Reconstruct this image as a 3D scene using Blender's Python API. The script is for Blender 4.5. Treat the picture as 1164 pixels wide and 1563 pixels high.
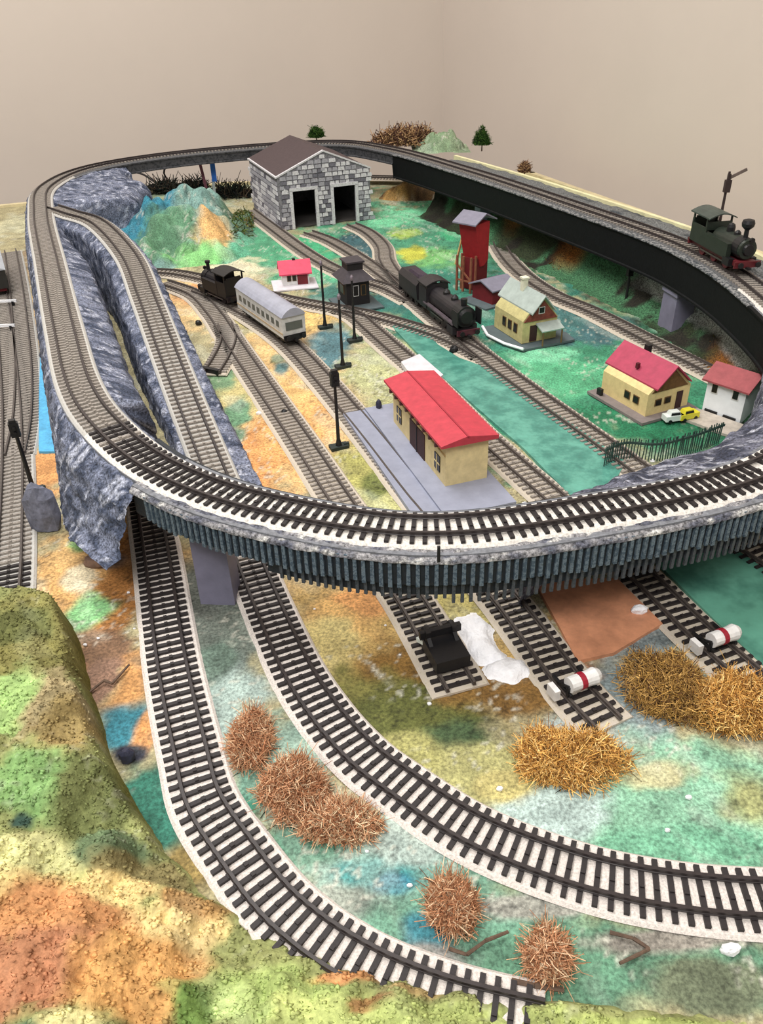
import bpy, math, random
import numpy as np
from mathutils import Matrix, Vector
random.seed(5); np.random.seed(5)
for o in list(bpy.data.objects): bpy.data.objects.remove(o)
C = bpy.context.scene.collection
S = 0.001          # all lengths below are millimetres on the layout board
TZ = 0.76          # height of the board above the room floor, metres
# ------------------------------------------------------------------ camera
F_PX, PITCH, ROLL, HCAM = 1220.0, 0.588, -0.033, 341.5
cr, sr, cp, sp = math.cos(ROLL), math.sin(ROLL), math.cos(PITCH), math.sin(PITCH)
R_ = Vector((1, 0, 0)); D_ = Vector((0, -sp, -cp)); FW = Vector((0, cp, -sp))
cam_d = bpy.data.cameras.new('camera'); cam = bpy.data.objects.new('camera', cam_d); C.objects.link(cam)
cx = cr*R_ - sr*D_; cy = -(sr*R_ + cr*D_); cz = -FW
cam.matrix_world = Matrix(((cx.x, cy.x, cz.x, 0), (cx.y, cy.y, cz.y, 0), (cx.z, cy.z, cz.z, HCAM*S+TZ), (0, 0, 0, 1)))
cam_d.sensor_fit = 'HORIZONTAL'; cam_d.sensor_width = 36; cam_d.lens = 36*F_PX/1164
cam_d.clip_start = .01; cam_d.clip_end = 50
bpy.context.scene.camera = cam
vs = bpy.context.scene.view_settings
bpy.context.scene.display_settings.display_device = 'sRGB'
vs.view_transform = 'Standard'; vs.look = 'None'; vs.gamma = 1; vs.use_curve_mapping = False
vs.exposure = -0.14
w = bpy.data.worlds.new('world'); bpy.context.scene.world = w; w.use_nodes = True
w.node_tree.nodes['Background'].inputs[0].default_value = (1, .985, .97, 1)
w.node_tree.nodes['Background'].inputs[1].default_value = 0.34
def area(name, loc, tgt, sx, sy, e, col=(1, .98, .95)):
    l = bpy.data.lights.new(name, 'AREA'); l.shape = 'RECTANGLE'; l.size = sx; l.size_y = sy; l.energy = e; l.color = col
    o = bpy.data.objects.new(name, l); C.objects.link(o); o.location = loc
    o.rotation_euler = (Vector(tgt)-Vector(loc)).to_track_quat('-Z', 'Y').to_euler()
    return o
area('ceiling_light', (-.5, .9, 2.45), (-.4, .9, 0), 1.3, .5, 34)
area('ceiling_light', (-.3, -.8, 2.45), (-.15, -.2, 0), 1.3, .6, 40)

# ------------------------------------------------------------------ photograph plane -> board point (mm)
def W(px, py, z=0.0):
    X = (px-582)/F_PX; Y = (py-781.5)/F_PX
    X, Y = X*cr+Y*sr, -X*sr+Y*cr
    dy = cp-Y*sp; dz = -sp-Y*cp
    t = (HCAM-z)/-dz
    return (X*t, dy*t)
def W3(px, py, z=0.0):
    x, y = W(px, py, z); return (x, y, z)

# ------------------------------------------------------------------ noise
def _h(ix, iy, seed):
    n = (ix*374761393 + iy*668265263 + seed*1274126177) & 0xffffffff
    n = ((n ^ (n >> 13))*1103515245) & 0xffffffff
    n = ((n ^ (n >> 16))*2246822519) & 0xffffffff
    return ((n ^ (n >> 15)) & 0xffffff)/float(0xffffff)
def vn(x, y, seed=0):
    x = np.asarray(x, float); y = np.asarray(y, float)
    ix = np.floor(x).astype(np.int64); iy = np.floor(y).astype(np.int64)
    fx = x-ix; fy = y-iy; fx = fx*fx*(3-2*fx); fy = fy*fy*(3-2*fy)
    return (_h(ix, iy, seed)*(1-fx)+_h(ix+1, iy, seed)*fx)*(1-fy)+(_h(ix, iy+1, seed)*(1-fx)+_h(ix+1, iy+1, seed)*fx)*fy
def fbm(x, y, sc, octv=4, seed=0):
    s = 0; a = .5; t = 0
    for i in range(octv):
        s = s+a*vn(x/sc+i*17.3, y/sc+i*9.1, seed+i); t += a; a *= .5; sc *= .5
    return s/t
def sst(a, b, x):
    t = np.clip((x-a)/(b-a), 0, 1); return t*t*(3-2*t)

# ------------------------------------------------------------------ materials
def lin(c):
    return tuple((v/255/12.92 if v <= 10.3 else ((v/255+.055)/1.055)**2.4) for v in c)
MATS = {}
def mat(name, col=(128, 128, 128), rough=.7, var=.15, nsc=300, bump=.2, bsc=None, metal=0, vcol=False, col2=None, spec=.5, coat=0, lo=.3, hi=.7, ramp_=(.42, .58)):
    if name in MATS: return MATS[name]
    m = bpy.data.materials.new(name); m.use_nodes = True; nt = m.node_tree; N = nt.nodes; L = nt.links
    b = N['Principled BSDF']; b.inputs['Roughness'].default_value = rough; b.inputs['Metallic'].default_value = metal
    b.inputs['Specular IOR Level'].default_value = spec; b.inputs['Coat Weight'].default_value = coat; b.inputs['Coat Roughness'].default_value = .08
    g = N.new('ShaderNodeNewGeometry'); n = N.new('ShaderNodeTexNoise'); n.inputs['Scale'].default_value = nsc; n.inputs['Detail'].default_value = 5
    n.inputs['Roughness'].default_value = .65
    L.new(g.outputs['Position'], n.inputs['Vector'])
    if vcol:
        a = N.new('ShaderNodeAttribute'); a.attribute_name = 'Col'; src = a.outputs['Color']
    else:
        rgb = N.new('ShaderNodeRGB'); rgb.outputs[0].default_value = (*lin(col), 1); src = rgb.outputs[0]
    if col2:
        mx = N.new('ShaderNodeMix'); mx.data_type = 'RGBA'; ramp = N.new('ShaderNodeValToRGB')
        ramp.color_ramp.elements[0].position = ramp_[0]; ramp.color_ramp.elements[1].position = ramp_[1]
        L.new(n.outputs['Fac'], ramp.inputs[0]); L.new(ramp.outputs['Color'], mx.inputs[0])
        L.new(src, mx.inputs[6]); mx.inputs[7].default_value = (*lin(col2), 1); src = mx.outputs[2]
    mr = N.new('ShaderNodeMapRange'); mr.inputs['From Min'].default_value = lo; mr.inputs['From Max'].default_value = hi
    mr.inputs['To Min'].default_value = 1-var*1.5; mr.inputs['To Max'].default_value = 1+var
    L.new(n.outputs['Fac'], mr.inputs['Value'])
    mul = N.new('ShaderNodeMix'); mul.data_type = 'RGBA'; mul.blend_type = 'MULTIPLY'; mul.inputs[0].default_value = 1
    L.new(src, mul.inputs[6]); L.new(mr.outputs[0], mul.inputs[7]); L.new(mul.outputs[2], b.inputs['Base Color'])
    if bump:
        n2 = N.new('ShaderNodeTexNoise'); n2.inputs['Scale'].default_value = bsc or nsc*2; n2.inputs['Detail'].default_value = 4
        L.new(g.outputs['Position'], n2.inputs['Vector'])
        bp = N.new('ShaderNodeBump'); bp.inputs['Strength'].default_value = bump; bp.inputs['Distance'].default_value = .001
        L.new(n2.outputs['Fac'], bp.inputs['Height']); L.new(bp.outputs[0], b.inputs['Normal'])
    MATS[name] = m; return m
PAINT = mat('painted_plaster', vcol=True, rough=.75, var=.3, nsc=520, bump=.6, bsc=700, spec=.3, lo=.36, hi=.64)
FOAM = mat('foam_flock', vcol=True, rough=.95, var=.17, nsc=420, bump=.6, bsc=600, spec=.1, lo=.36, hi=.64)
FIBRE = mat('dried_moss', vcol=True, rough=.9, var=.2, nsc=900, bump=0, spec=.1)
ROCK = mat('grey_rock_paper', vcol=True, rough=.8, var=.55, nsc=520, bump=1, bsc=700, spec=.3, lo=.34, hi=.66)
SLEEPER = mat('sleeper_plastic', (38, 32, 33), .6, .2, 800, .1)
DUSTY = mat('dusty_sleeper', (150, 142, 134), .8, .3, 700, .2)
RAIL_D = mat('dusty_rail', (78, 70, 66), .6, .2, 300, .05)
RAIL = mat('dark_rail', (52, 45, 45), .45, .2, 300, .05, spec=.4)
BALL_L = mat('pale_ballast', (222, 213, 206), .9, .22, 900, .4)
BALL_W = mat('cream_ballast', (226, 220, 212), .9, .25, 700, .4)
BALL_Y = mat('yard_ballast', (216, 204, 184), .9, .25, 600, .4, col2=(188, 178, 166))
BALL_G = mat('grey_ballast', (206, 202, 194), .9, .3, 500, .4, col2=(178, 176, 172))
BALL_D = mat('dark_ballast', (112, 112, 112), .9, .4, 400, .4, col2=(72, 72, 76))
BLACKP = mat('black_plastic', (20, 19, 22), .5, .2, 500, .05)

# ------------------------------------------------------------------ mesh helpers (mm)
def mk(name, V, Fs, m, parent=None, loc=(0, 0, 0), rz=0, smooth=False, cols=None):
    me = bpy.data.meshes.new(name)
    V = np.asarray(V, float)*S
    me.from_pydata(V.tolist(), [], Fs if isinstance(Fs, list) else Fs.tolist()); me.update()
    if cols is not None:
        a = me.color_attributes.new('Col', 'FLOAT_COLOR', 'POINT')
        cc = np.ones((len(V), 4), np.float32); cc[:, :3] = cols; a.data.foreach_set('color', cc.ravel())
    if smooth: me.polygons.foreach_set('use_smooth', [True]*len(me.polygons))
    if m: me.materials.append(m)
    o = bpy.data.objects.new(name, me); C.objects.link(o)
    if parent: o.parent = parent; o.location = [v*S for v in loc]
    else: o.location = (loc[0]*S, loc[1]*S, loc[2]*S+TZ)
    o.rotation_euler = (0, 0, rz)
    return o
def thing(name, label, cat, loc=(0, 0, 0), rz=0, group=None):
    o = bpy.data.objects.new(name, None); C.objects.link(o); o.empty_display_size = .01
    o.location = (loc[0]*S, loc[1]*S, loc[2]*S+TZ); o.rotation_euler = (0, 0, rz)
    return tag(o, label, cat, group)
def tag(o, label=None, cat=None, group=None, kind=None):
    if label: o['label'] = label
    if cat: o['category'] = cat
    if group: o['group'] = group
    if kind: o['kind'] = kind
    return o
class MB:
    def __init__(s): s.v = []; s.f = []
    def add(s, vs, fs):
        b = len(s.v); s.v += [tuple(v) for v in vs]; s.f += [tuple(b+i for i in f) for f in fs]; return s
    def box(s, c, d, rz=0, rx=0, ry=0, taper=1.0):
        M = Matrix.Rotation(rz, 3, 'Z') @ Matrix.Rotation(ry, 3, 'Y') @ Matrix.Rotation(rx, 3, 'X')
        vs = []
        for z in (-1, 1):
            t = taper if z > 0 else 1
            for x, y in ((-1, -1), (1, -1), (1, 1), (-1, 1)):
                p = M @ Vector((x*d[0]/2*t, y*d[1]/2*t, z*d[2]/2)); vs.append((c[0]+p.x, c[1]+p.y, c[2]+p.z))
        return s.add(vs, [(3, 2, 1, 0), (4, 5, 6, 7), (0, 1, 5, 4), (1, 2, 6, 5), (2, 3, 7, 6), (3, 0, 4, 7)])
    def cyl(s, p0, p1, r0, r1=None, n=12, cap=True):
        r1 = r0 if r1 is None else r1
        a = Vector(p0); b = Vector(p1); d = (b-a).normalized()
        u = d.orthogonal().normalized(); v = d.cross(u)
        vs = []
        for p, r in ((a, r0), (b, r1)):
            for i in range(n):
                t = 2*math.pi*i/n; vs.append(p+u*math.cos(t)*r+v*math.sin(t)*r)
        fs = [(i, (i+1) % n, n+(i+1) % n, n+i) for i in range(n)]
        if cap: fs += [tuple(range(n-1, -1, -1)), tuple(range(n, 2*n))]
        return s.add(vs, fs)
    def lathe(s, c, prof, n=14):
        vs = []; fs = []
        for r, z in prof:
            for i in range(n):
                t = 2*math.pi*i/n; vs.append((c[0]+r*math.cos(t), c[1]+r*math.sin(t), c[2]+z))
        for k in range(len(prof)-1):
            for i in range(n): fs.append((k*n+i, k*n+(i+1) % n, (k+1)*n+(i+1) % n, (k+1)*n+i))
        fs.append(tuple(range(n-1, -1, -1))); fs.append(tuple(range((len(prof)-1)*n, len(prof)*n)))
        return s.add(vs, fs)
    def prism(s, poly, z0, z1):
        n = len(poly)
        return s.add([(x, y, z0) for x, y in poly]+[(x, y, z1) for x, y in poly],
                     [tuple(range(n-1, -1, -1)), tuple(range(n, 2*n))]+[(i, (i+1) % n, n+(i+1) % n, n+i) for i in range(n)])
    def xprism(s, poly, x0, x1):      # polygon in (y, z) extruded along x
        n = len(poly)
        return s.add([(x0, y, z) for y, z in poly]+[(x1, y, z) for y, z in poly],
                     [tuple(range(n)), tuple(range(2*n-1, n-1, -1))]+[(i, n+i, n+(i+1) % n, (i+1) % n) for i in range(n)])
    def mk(s, name, m, parent=None, loc=(0, 0, 0), rz=0, smooth=False): return mk(name, s.v, s.f, m, parent, loc, rz, smooth)
def recalc(o):
    import bmesh
    bm = bmesh.new(); bm.from_mesh(o.data); bmesh.ops.recalc_face_normals(bm, faces=bm.faces); bm.to_mesh(o.data); bm.free(); return o

# ------------------------------------------------------------------ paths
class Path:
    def __init__(s, pts, closed=False, step=3.2):
        P = np.array(pts, float); n = len(P); out = []
        rng = range(n if closed else n-1)
        for i in rng:
            if closed: p0, p1, p2, p3 = P[(i-1) % n], P[i], P[(i+1) % n], P[(i+2) % n]
            else: p0, p1, p2, p3 = P[max(i-1, 0)], P[i], P[i+1], P[min(i+2, n-1)]
            for t in np.linspace(0, 1, 24, endpoint=False):
                out.append(.5*((2*p1)+(-p0+p2)*t+(2*p0-5*p1+4*p2-p3)*t*t+(-p0+3*p1-3*p2+p3)*t**3))
        out.append(P[0] if closed else P[-1])
        A = np.array(out); d = np.r_[0, np.cumsum(np.linalg.norm(np.diff(A[:, :2], axis=0), axis=1))]
        s.L = d[-1]; s.closed = closed
        m = max(4, int(round(s.L/step))); s.s = np.linspace(0, s.L, m+1)
        s.P = np.stack([np.interp(s.s, d, A[:, k]) for k in range(3)], 1)
        s._fin()
    def _fin(s):
        T = np.gradient(s.P[:, :2], axis=0)
        if s.closed: T[0] = T[-1] = s.P[1, :2]-s.P[-2, :2]
        for _ in range(2): T[1:-1] = (T[:-2]+2*T[1:-1]+T[2:])/4
        s.T = T/np.linalg.norm(T, axis=1)[:, None]; s.N = np.stack([-s.T[:, 1], s.T[:, 0]], 1)
    def at(s, u):
        p = np.array([np.interp(u, s.s, s.P[:, k]) for k in range(3)]); t = np.array([np.interp(u, s.s, s.T[:, k]) for k in range(2)])
        t /= np.linalg.norm(t); return p, t, np.array([-t[1], t[0]])
    def near(s, xy):
        d = np.hypot(s.P[:, 0]-xy[0], s.P[:, 1]-xy[1]); return s.s[int(np.argmin(d))]
def sweep(path, prof, s0=None, s1=None, base=(0, 0, 0), closedprof=True, caps=True, noise=None, step=1):
    """prof(s) -> list of (offset, dz) from the path point; returns V,F relative to base"""
    idx = np.arange(0, len(path.s), step)
    if s0 is not None: idx = idx[(path.s[idx] >= s0) & (path.s[idx] <= s1)]
    V = []
    for i in idx:
        pr = prof(path.s[i])
        for o, z in pr: V.append((path.P[i, 0]+path.N[i, 0]*o, path.P[i, 1]+path.N[i, 1]*o, path.P[i, 2]+z))
    k = len(pr); V = np.array(V); n = len(idx)
    if noise is not None: V = noise(V)
    F = []
    kk = k if closedprof else k-1
    for i in range(n-1):
        for j in range(kk):
            a = i*k+j; b = i*k+(j+1) % k; F.append((a, b, b+k, a+k))
    if closedprof and caps: F.append(tuple(range(k-1, -1, -1))); F.append(tuple(range((n-1)*k, n*k)))
    return V-np.array(base), F
_sl = MB().box((0, 0, -.9), (2.45, 29, 1.8)); _sl.box((0, 0, .3), (2.1, 2.1, 1.0))
_sl.box((0, 8.8, .25), (2.6, 2.4, .6)); _sl.box((0, -8.8, .25), (2.6, 2.4, .6))
SL_MESH = None
def track(label, path, beds, near_fn, bedw=17.5, name='model_track', pitch=6.4, group=None, bedtop=1.2, edge=1.6, dark_fn=None):
    """path z = board/deck surface under the bed"""
    global SL_MESH
    b = tuple(path.P[0]); t = thing(name, label, 'track', b, group=group)
    if not isinstance(beds, list): beds = [(0, path.L, beds)]
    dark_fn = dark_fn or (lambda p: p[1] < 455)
    for q0, q1, bed in beds:
        V, F = sweep(path, lambda s: [(-bedw, -.3), (-bedw+edge, bedtop), (bedw-edge, bedtop), (bedw, -.3)], q0-2, q1+2, base=b)
        mk('ballast_bed', V, F, bed, t)
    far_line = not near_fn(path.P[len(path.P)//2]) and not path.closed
    for sg in (-1, 1):
        c = sg*8.25
        V, F = sweep(path, lambda s: [(c-1.1, 2.8), (c+1.1, 2.8), (c+1.1, 3.3), (c+.75, 3.6), (c+.8, 5.5), (c-.8, 5.5), (c-.75, 3.6), (c-1.1, 3.3)], base=b)
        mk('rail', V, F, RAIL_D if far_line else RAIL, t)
    far = MB(); n = 0
    k = int(path.L/pitch)
    for i in range(k):
        p, tt, nn = path.at((i+.5)*pitch); a = math.atan2(tt[1], tt[0])
        if near_fn(p) and n < 290:
            if SL_MESH is None: SL_MESH = {}
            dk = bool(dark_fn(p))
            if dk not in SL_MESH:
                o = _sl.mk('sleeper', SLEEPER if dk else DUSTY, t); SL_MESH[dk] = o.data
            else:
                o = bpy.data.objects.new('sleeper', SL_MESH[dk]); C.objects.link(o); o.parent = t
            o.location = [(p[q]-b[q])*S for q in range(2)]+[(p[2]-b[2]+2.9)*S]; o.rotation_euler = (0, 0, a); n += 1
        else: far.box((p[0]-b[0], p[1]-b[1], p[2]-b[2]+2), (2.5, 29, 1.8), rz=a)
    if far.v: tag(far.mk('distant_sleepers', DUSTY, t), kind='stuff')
    return t

# ------------------------------------------------------------------ the room
def struct(o): o['kind'] = 'structure'; return o
CORN = Vector((W(695, 120, 200)[0]*0+.245, 2.42))
WALLM = mat('beige_wall_paint', (214, 202, 191), .85, .02, 3, .03, bsc=400)
def wallseg(name, a, b, thick=.1):
    d = (b-a).normalized(); n = Vector((-d.y, d.x))
    q = [a, b, b+n*thick, a+n*thick]
    v = [(p.x, p.y, z) for z in (0, 2.6) for p in q]
    me = bpy.data.meshes.new(name); me.from_pydata(v, [], [(3, 2, 1, 0), (4, 5, 6, 7), (0, 1, 5, 4), (1, 2, 6, 5), (2, 3, 7, 6), (3, 0, 4, 7)])
    me.materials.append(WALLM); o = bpy.data.objects.new(name, me); C.objects.link(o); return struct(o)
dR = Vector((.40, -.917)); dL = Vector((-.93, -.367))
wallseg('wall_right', CORN+dR*4.2, CORN)
wallseg('wall_back', CORN, CORN+dL*3.6)
def slab(name, z0, z1, m, x=(-3.2, 2.2), y=(-1.8, 2.7)):
    v = [(xx, yy, z) for z in (z0, z1) for xx, yy in ((x[0], y[0]), (x[1], y[0]), (x[1], y[1]), (x[0], y[1]))]
    me = bpy.data.meshes.new(name); me.from_pydata(v, [], [(3, 2, 1, 0), (4, 5, 6, 7), (0, 1, 5, 4), (1, 2, 6, 5), (2, 3, 7, 6), (3, 0, 4, 7)])
    me.materials.append(m); o = bpy.data.objects.new(name, me); C.objects.link(o); return struct(o)
slab('floor', -.1, 0, mat('grey_floor', (140, 132, 124), .6, .1, 20, .05))
slab('ceiling', 2.6, 2.7, mat('white_ceiling', (235, 232, 226), .9, .02, 5, 0))

# ------------------------------------------------------------------ the board and its painted ground
def paint(X, Y, base, blobs, seed=3, wob=.9, nsc=38, streak=1.0, mute=.1):
    """later blobs over earlier; blob = (px,py,rx,ry,rgb[,z]) measured on the board plane"""
    col = np.tile(np.array(lin(base)), (len(X), 1))
    n1 = fbm(X, Y, nsc, 4, seed)-.5; n2 = fbm(X, Y, nsc*.35, 3, seed+9)-.5
    for i, bl in enumerate(blobs):
        px, py, rx, ry, c = bl[:5]; z = bl[5] if len(bl) > 5 else 0
        cx_, cy_ = W(px, py, z); ax = abs(W(px+rx, py, z)[0]-cx_); ay = abs(W(px, py-ry, z)[1]-W(px, py+ry, z)[1])/2
        d = np.sqrt(((X-cx_)/ax)**2+((Y-cy_)/ay)**2)+wob*n1*(1 if i % 2 else -1)+wob*.8*n2
        m = 1-sst(.62, 1.16, d); col = col*(1-m[:, None])+np.array(lin(c))*m[:, None]
    lum = col.mean(1)[:, None]; col = lum*mute+col*(1-mute)
    k = fbm(X, Y, 11, 4, seed+21); k2 = fbm(X+Y*.6, Y*.5, 24, 3, seed+25)
    col = col*(1+.9*(k-.5))[:, None]
    lt = (sst(.6, .74, k2)*.38*streak)[:, None]; col = col*(1-lt)+(col*.45+np.array(lin((214, 222, 208)))*.55)*lt
    sp_ = (sst(.73, .8, vn(X/2.6, Y/2.6, seed+31))*sst(.5, .7, fbm(X, Y, 30, 2, seed+33))*.6*streak)[:, None]
    dk_ = (sst(.74, .82, vn(X/2.2, Y/2.2, seed+35))*sst(.45, .65, fbm(X, Y, 34, 2, seed+37))*.5*streak)[:, None]; col = col*(1-dk_)
    return col*(1-sp_)+np.array(lin((206, 204, 190)))*sp_
def grid(x0, x1, y0, y1, dx, dy): return grid2(np.arange(x0, x1+dx/2, dx), np.arange(y0, y1+dy/2, dy))
def grid2(xs, ys):
    X, Y = np.meshgrid(xs, ys); nx, ny = len(xs), len(ys)
    i = np.arange((nx-1)*(ny-1)); r = i//(nx-1); c = i % (nx-1); a = r*nx+c
    return X.ravel(), Y.ravel(), np.stack([a, a+1, a+nx+1, a+nx], 1)
GREEN = (60, 142, 106)
ground_blobs = [
 # far meadow round the engine shed and the right of the yard
 (650, 370, 200, 90, (74, 152, 116)), (900, 560, 330, 130, GREEN), (700, 460, 200, 70, (52, 128, 108)),
 (860, 575, 120, 30, (86, 178, 130)), (830, 540, 60, 16, (120, 205, 160)), (1000, 640, 120, 40, (30, 118, 80)),
 (900, 500, 70, 28, (66, 108, 112)), (845, 480, 50, 24, (70, 120, 118)), (600, 330, 60, 18, (110, 200, 150)),
 (655, 390, 50, 16, (120, 190, 110)), (627, 388, 26, 12, (198, 200, 60)), (613, 356, 26, 9, (160, 190, 70)),
 (700, 350, 36, 14, (70, 190, 130)), (870, 330, 90, 60, (70, 140, 92)), (800, 375, 70, 40, (48, 84, 48)),
 (890, 400, 60, 22, (150, 96, 30)), (1100, 520, 110, 60, (50, 62, 40)), (940, 440, 60, 30, (96, 74, 62)),
 (450, 380, 70, 30, (62, 168, 118)), (545, 375, 44, 22, (58, 98, 104)), (470, 420, 60, 20, (86, 176, 132)),
 (380, 380, 60, 40, (80, 160, 120)), (250, 300, 120, 30, (150, 170, 140)), (610, 258, 70, 10, (196, 214, 140)),
 # yard: ochre and orange left, olive middle, teal by the masts
 (300, 460, 90, 45, (226, 190, 130)), (430, 610, 120, 170, (218, 178, 116)), (300, 450, 40, 22, (224, 160, 96)),
 (350, 600, 60, 60, (196, 182, 120)), (385, 690, 90, 60, (220, 152, 84)), (340, 560, 26, 40, (112, 146, 108)),
 (362, 630, 26, 26, (104, 148, 112)), (360, 665, 22, 14, (120, 150, 120)), (455, 650, 60, 60, (226, 168, 96)),
 (410, 480, 50, 26, (206, 190, 120)), (470, 585, 40, 30, (222, 176, 106)), (430, 560, 16, 13, (78, 112, 112)),
 (425, 545, 14, 8, (120, 130, 90)), (480, 480, 40, 20, (222, 186, 110)), (520, 450, 60, 20, (64, 122, 110)),
 (610, 455, 60, 18, (60, 118, 112)), (500, 535, 36, 44, (84, 124, 132)), (590, 560, 70, 50, (182, 184, 132)),
 (640, 610, 60, 40, (176, 176, 120)), (560, 735, 70, 60, (172, 168, 92)), (575, 742, 24, 26, (118, 126, 62)),
 (610, 770, 40, 20, (200, 198, 130)), (360, 410, 60, 16, (216, 206, 170)), (640, 580, 26, 18, (220, 214, 216)),
 (690, 520, 44, 18, (226, 220, 205)), (690, 765, 70, 24, (150, 150, 152)), (745, 775, 40, 12, (225, 222, 220)),
 # left strip
 (60, 500, 60, 200, (206, 170, 110)), (20, 420, 70, 60, (150, 130, 100)), (50, 340, 60, 22, (190, 186, 150)),
 (70, 720, 50, 50, (214, 150, 84)), (130, 880, 110, 130, (206, 158, 92)), (180, 900, 50, 120, (168, 112, 50)),
 (120, 840, 50, 40, (214, 170, 104)), (135, 828, 30, 14, (126, 166, 100)), (150, 855, 36, 14, (112, 88, 72)),
 (125, 880, 34, 22, (222, 206, 170)), (135, 935, 42, 30, (132, 196, 128)), (165, 985, 50, 34, (128, 96, 70)),
 (200, 1040, 40, 50, (206, 148, 82)), (150, 1040, 30, 40, (136, 104, 84)), (190, 1105, 44, 42, (46, 124, 140)),
 (225, 1110, 20, 40, (206, 142, 76)), (195, 1150, 28, 16, (44, 46, 60)), (230, 1230, 70, 70, (46, 112, 94)),
 (280, 1320, 60, 50, (150, 128, 70)),
 # between the two foreground tracks
 (330, 960, 90, 150, (112, 122, 112)), (320, 900, 60, 60, (96, 100, 92)), (350, 1090, 70, 90, (158, 178, 170)),
 (430, 1160, 80, 110, (138, 168, 152)), (380, 1200, 30, 60, (46, 128, 104)), (330, 1010, 36, 40, (104, 126, 112)),
 (560, 1330, 180, 110, (122, 160, 146)), (460, 1280, 70, 40, (92, 142, 118)), (570, 1335, 80, 30, (60, 140, 138)), (600, 1350, 40, 20, (44, 128, 150)),
 (500, 1380, 80, 40, (140, 148, 136)), (640, 1270, 80, 50, (158, 176, 168)), (760, 1430, 240, 100, (104, 152, 128)),
 (650, 1420, 50, 40, (52, 122, 134)), (620, 1470, 120, 30, (128, 126, 122)), (950, 1470, 260, 80, (92, 140, 112)),
 (1050, 1430, 200, 24, (140, 134, 124)), (800, 1380, 120, 24, (150, 150, 140)), (1100, 1500, 120, 50, (108, 118, 92)),
 # inside the right hand curve
 (620, 1000, 220, 120, (182, 150, 84)), (530, 930, 80, 50, (218, 172, 98)), (560, 915, 50, 24, (222, 158, 88)),
 (500, 980, 60, 50, (196, 178, 112)), (620, 1040, 120, 60, (140, 104, 44)), (560, 1070, 90, 60, (120, 116, 56)),
 (650, 1100, 120, 60, (92, 96, 44)), (700, 1130, 70, 40, (66, 86, 54)), (800, 1060, 110, 36, (134, 98, 42)), (700, 930, 60, 40, (176, 164, 96)),
 (740, 1180, 120, 50, (168, 164, 104)), (620, 1150, 60, 40, (160, 156, 92)), (940, 1060, 110, 90, (128, 142, 144)), (980, 980, 60, 40, (128, 140, 142)),
 (900, 1130, 90, 60, (160, 172, 170)), (1050, 1220, 240, 110, (132, 186, 154)), (850, 1240, 100, 50, (170, 192, 186)),
 (1150, 1220, 60, 50, (166, 170, 112)), (1000, 1180, 60, 24, (190, 186, 140)), (1060, 1290, 160, 36, (112, 176, 142)),
 (770, 1200, 50, 24, (190, 178, 110)), (1140, 1050, 80, 80, (120, 140, 130)), (870, 1010, 60, 40, (176, 120, 84)),
]
BX0, BX1, BY0, BY1 = -820, 620, 20, 1790
def board_outline():   # plan of the board, mm
    return [(-820, 20), (600, 20), (600, 1000), (330, 1740), (-300, 1740), (-820, 1560)]
bd = thing('layout_board', 'large wooden baseboard with painted plaster scenery carrying the whole railway', 'board', (0, 0, 0))
X, Y, Fq = grid2(np.r_[np.arange(BX0, -300, 6), np.arange(-300, 330, 2.0), np.arange(330, 604, 6)], np.r_[np.arange(BY0, 100, 6), np.arange(100, 560, 2.0), np.arange(560, 900, 4), np.arange(900, 1746, 6)])
X = X.copy(); Y = Y.copy()
# clip to outline by squeezing vertices inwards
def xmax(y): return np.where(y > 1000, 600-(y-1000)*270/740, 600)
def ymaxf(x): return np.where(x < -300, 1740-(-300-x)*180/520, 1740)
Y = np.minimum(Y, ymaxf(X)); X = np.minimum(X, xmax(Y))
Z = (fbm(X, Y, 26, 4, 1)-.5)*3.0+(fbm(X, Y, 6, 2, 7)-.5)*.8-.6
# scenery slope rising behind the raised line on the far right
RS_A = np.array(W(1164, 395, 80)); RS_B = np.array(W(800, 268, 80))
Z = Z - 0
mk('painted_ground', np.stack([X, Y, Z], 1), Fq, PAINT, bd, smooth=True, cols=paint(X, Y, (170, 160, 120), ground_blobs))
b = MB(); b.prism(board_outline(), -22, -3.0); b.mk('plywood_panel', mat('plywood', (196, 168, 120), .7, .2, 60, .1), bd)
b = MB()
for i in range(6):
    p, q = board_outline()[i], board_outline()[(i+1) % 6]; m_ = ((p[0]+q[0])/2, (p[1]+q[1])/2)
    L_ = math.hypot(q[0]-p[0], q[1]-p[1]); a = math.atan2(q[1]-p[1], q[0]-p[0]); b = MB().box((m_[0], m_[1], -16), (L_+12, 12, 40), rz=a)
    b.mk('edge_board', mat('pine_edge', (214, 200, 160), .6, .15, 40, .1), bd)
for x, y in ((-740, 90), (540, 90), (-740, 1480), (260, 1640), (540, 960)):
    MB().box((x, y, -391), (50, 50, 738)).mk('leg', MATS['plywood'], bd)

# ------------------------------------------------------------------ track centre lines
def P3(lst): return [W3(x, y, z+5.5)[:2]+(z,) for x, y, z in lst]      # pixel of the rail tops, z = bed level
DK = 86.0
loopW = [(230.6, 412.2), (117, 375), (20.7, 363), (-69.3, 392), (-135.4, 436), (-187, 497), (-229, 570), (-278, 690), (-357, 894),
         (-454, 1149), (-502, 1325), (-468, 1478), (-315, 1590), (-78, 1640), (42, 1543), (158, 1328), (250, 1126), (325, 946), (352, 850), (362, 745), (352, 610), (305, 485)]
LOOP = Path([(x, y, DK) for x, y in loopW], closed=True)
G1 = Path(P3([(222, 745, 0), (231, 800, 0), (239, 850, 0), (261, 1006, 0), (290, 1143, 0), (310, 1217, 0), (359, 1293, 0), (415, 1366, 0), (470, 1416, 0), (530, 1456, 0), (600, 1492, 0), (700, 1528, 0), (830, 1560, 0)]))
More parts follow.
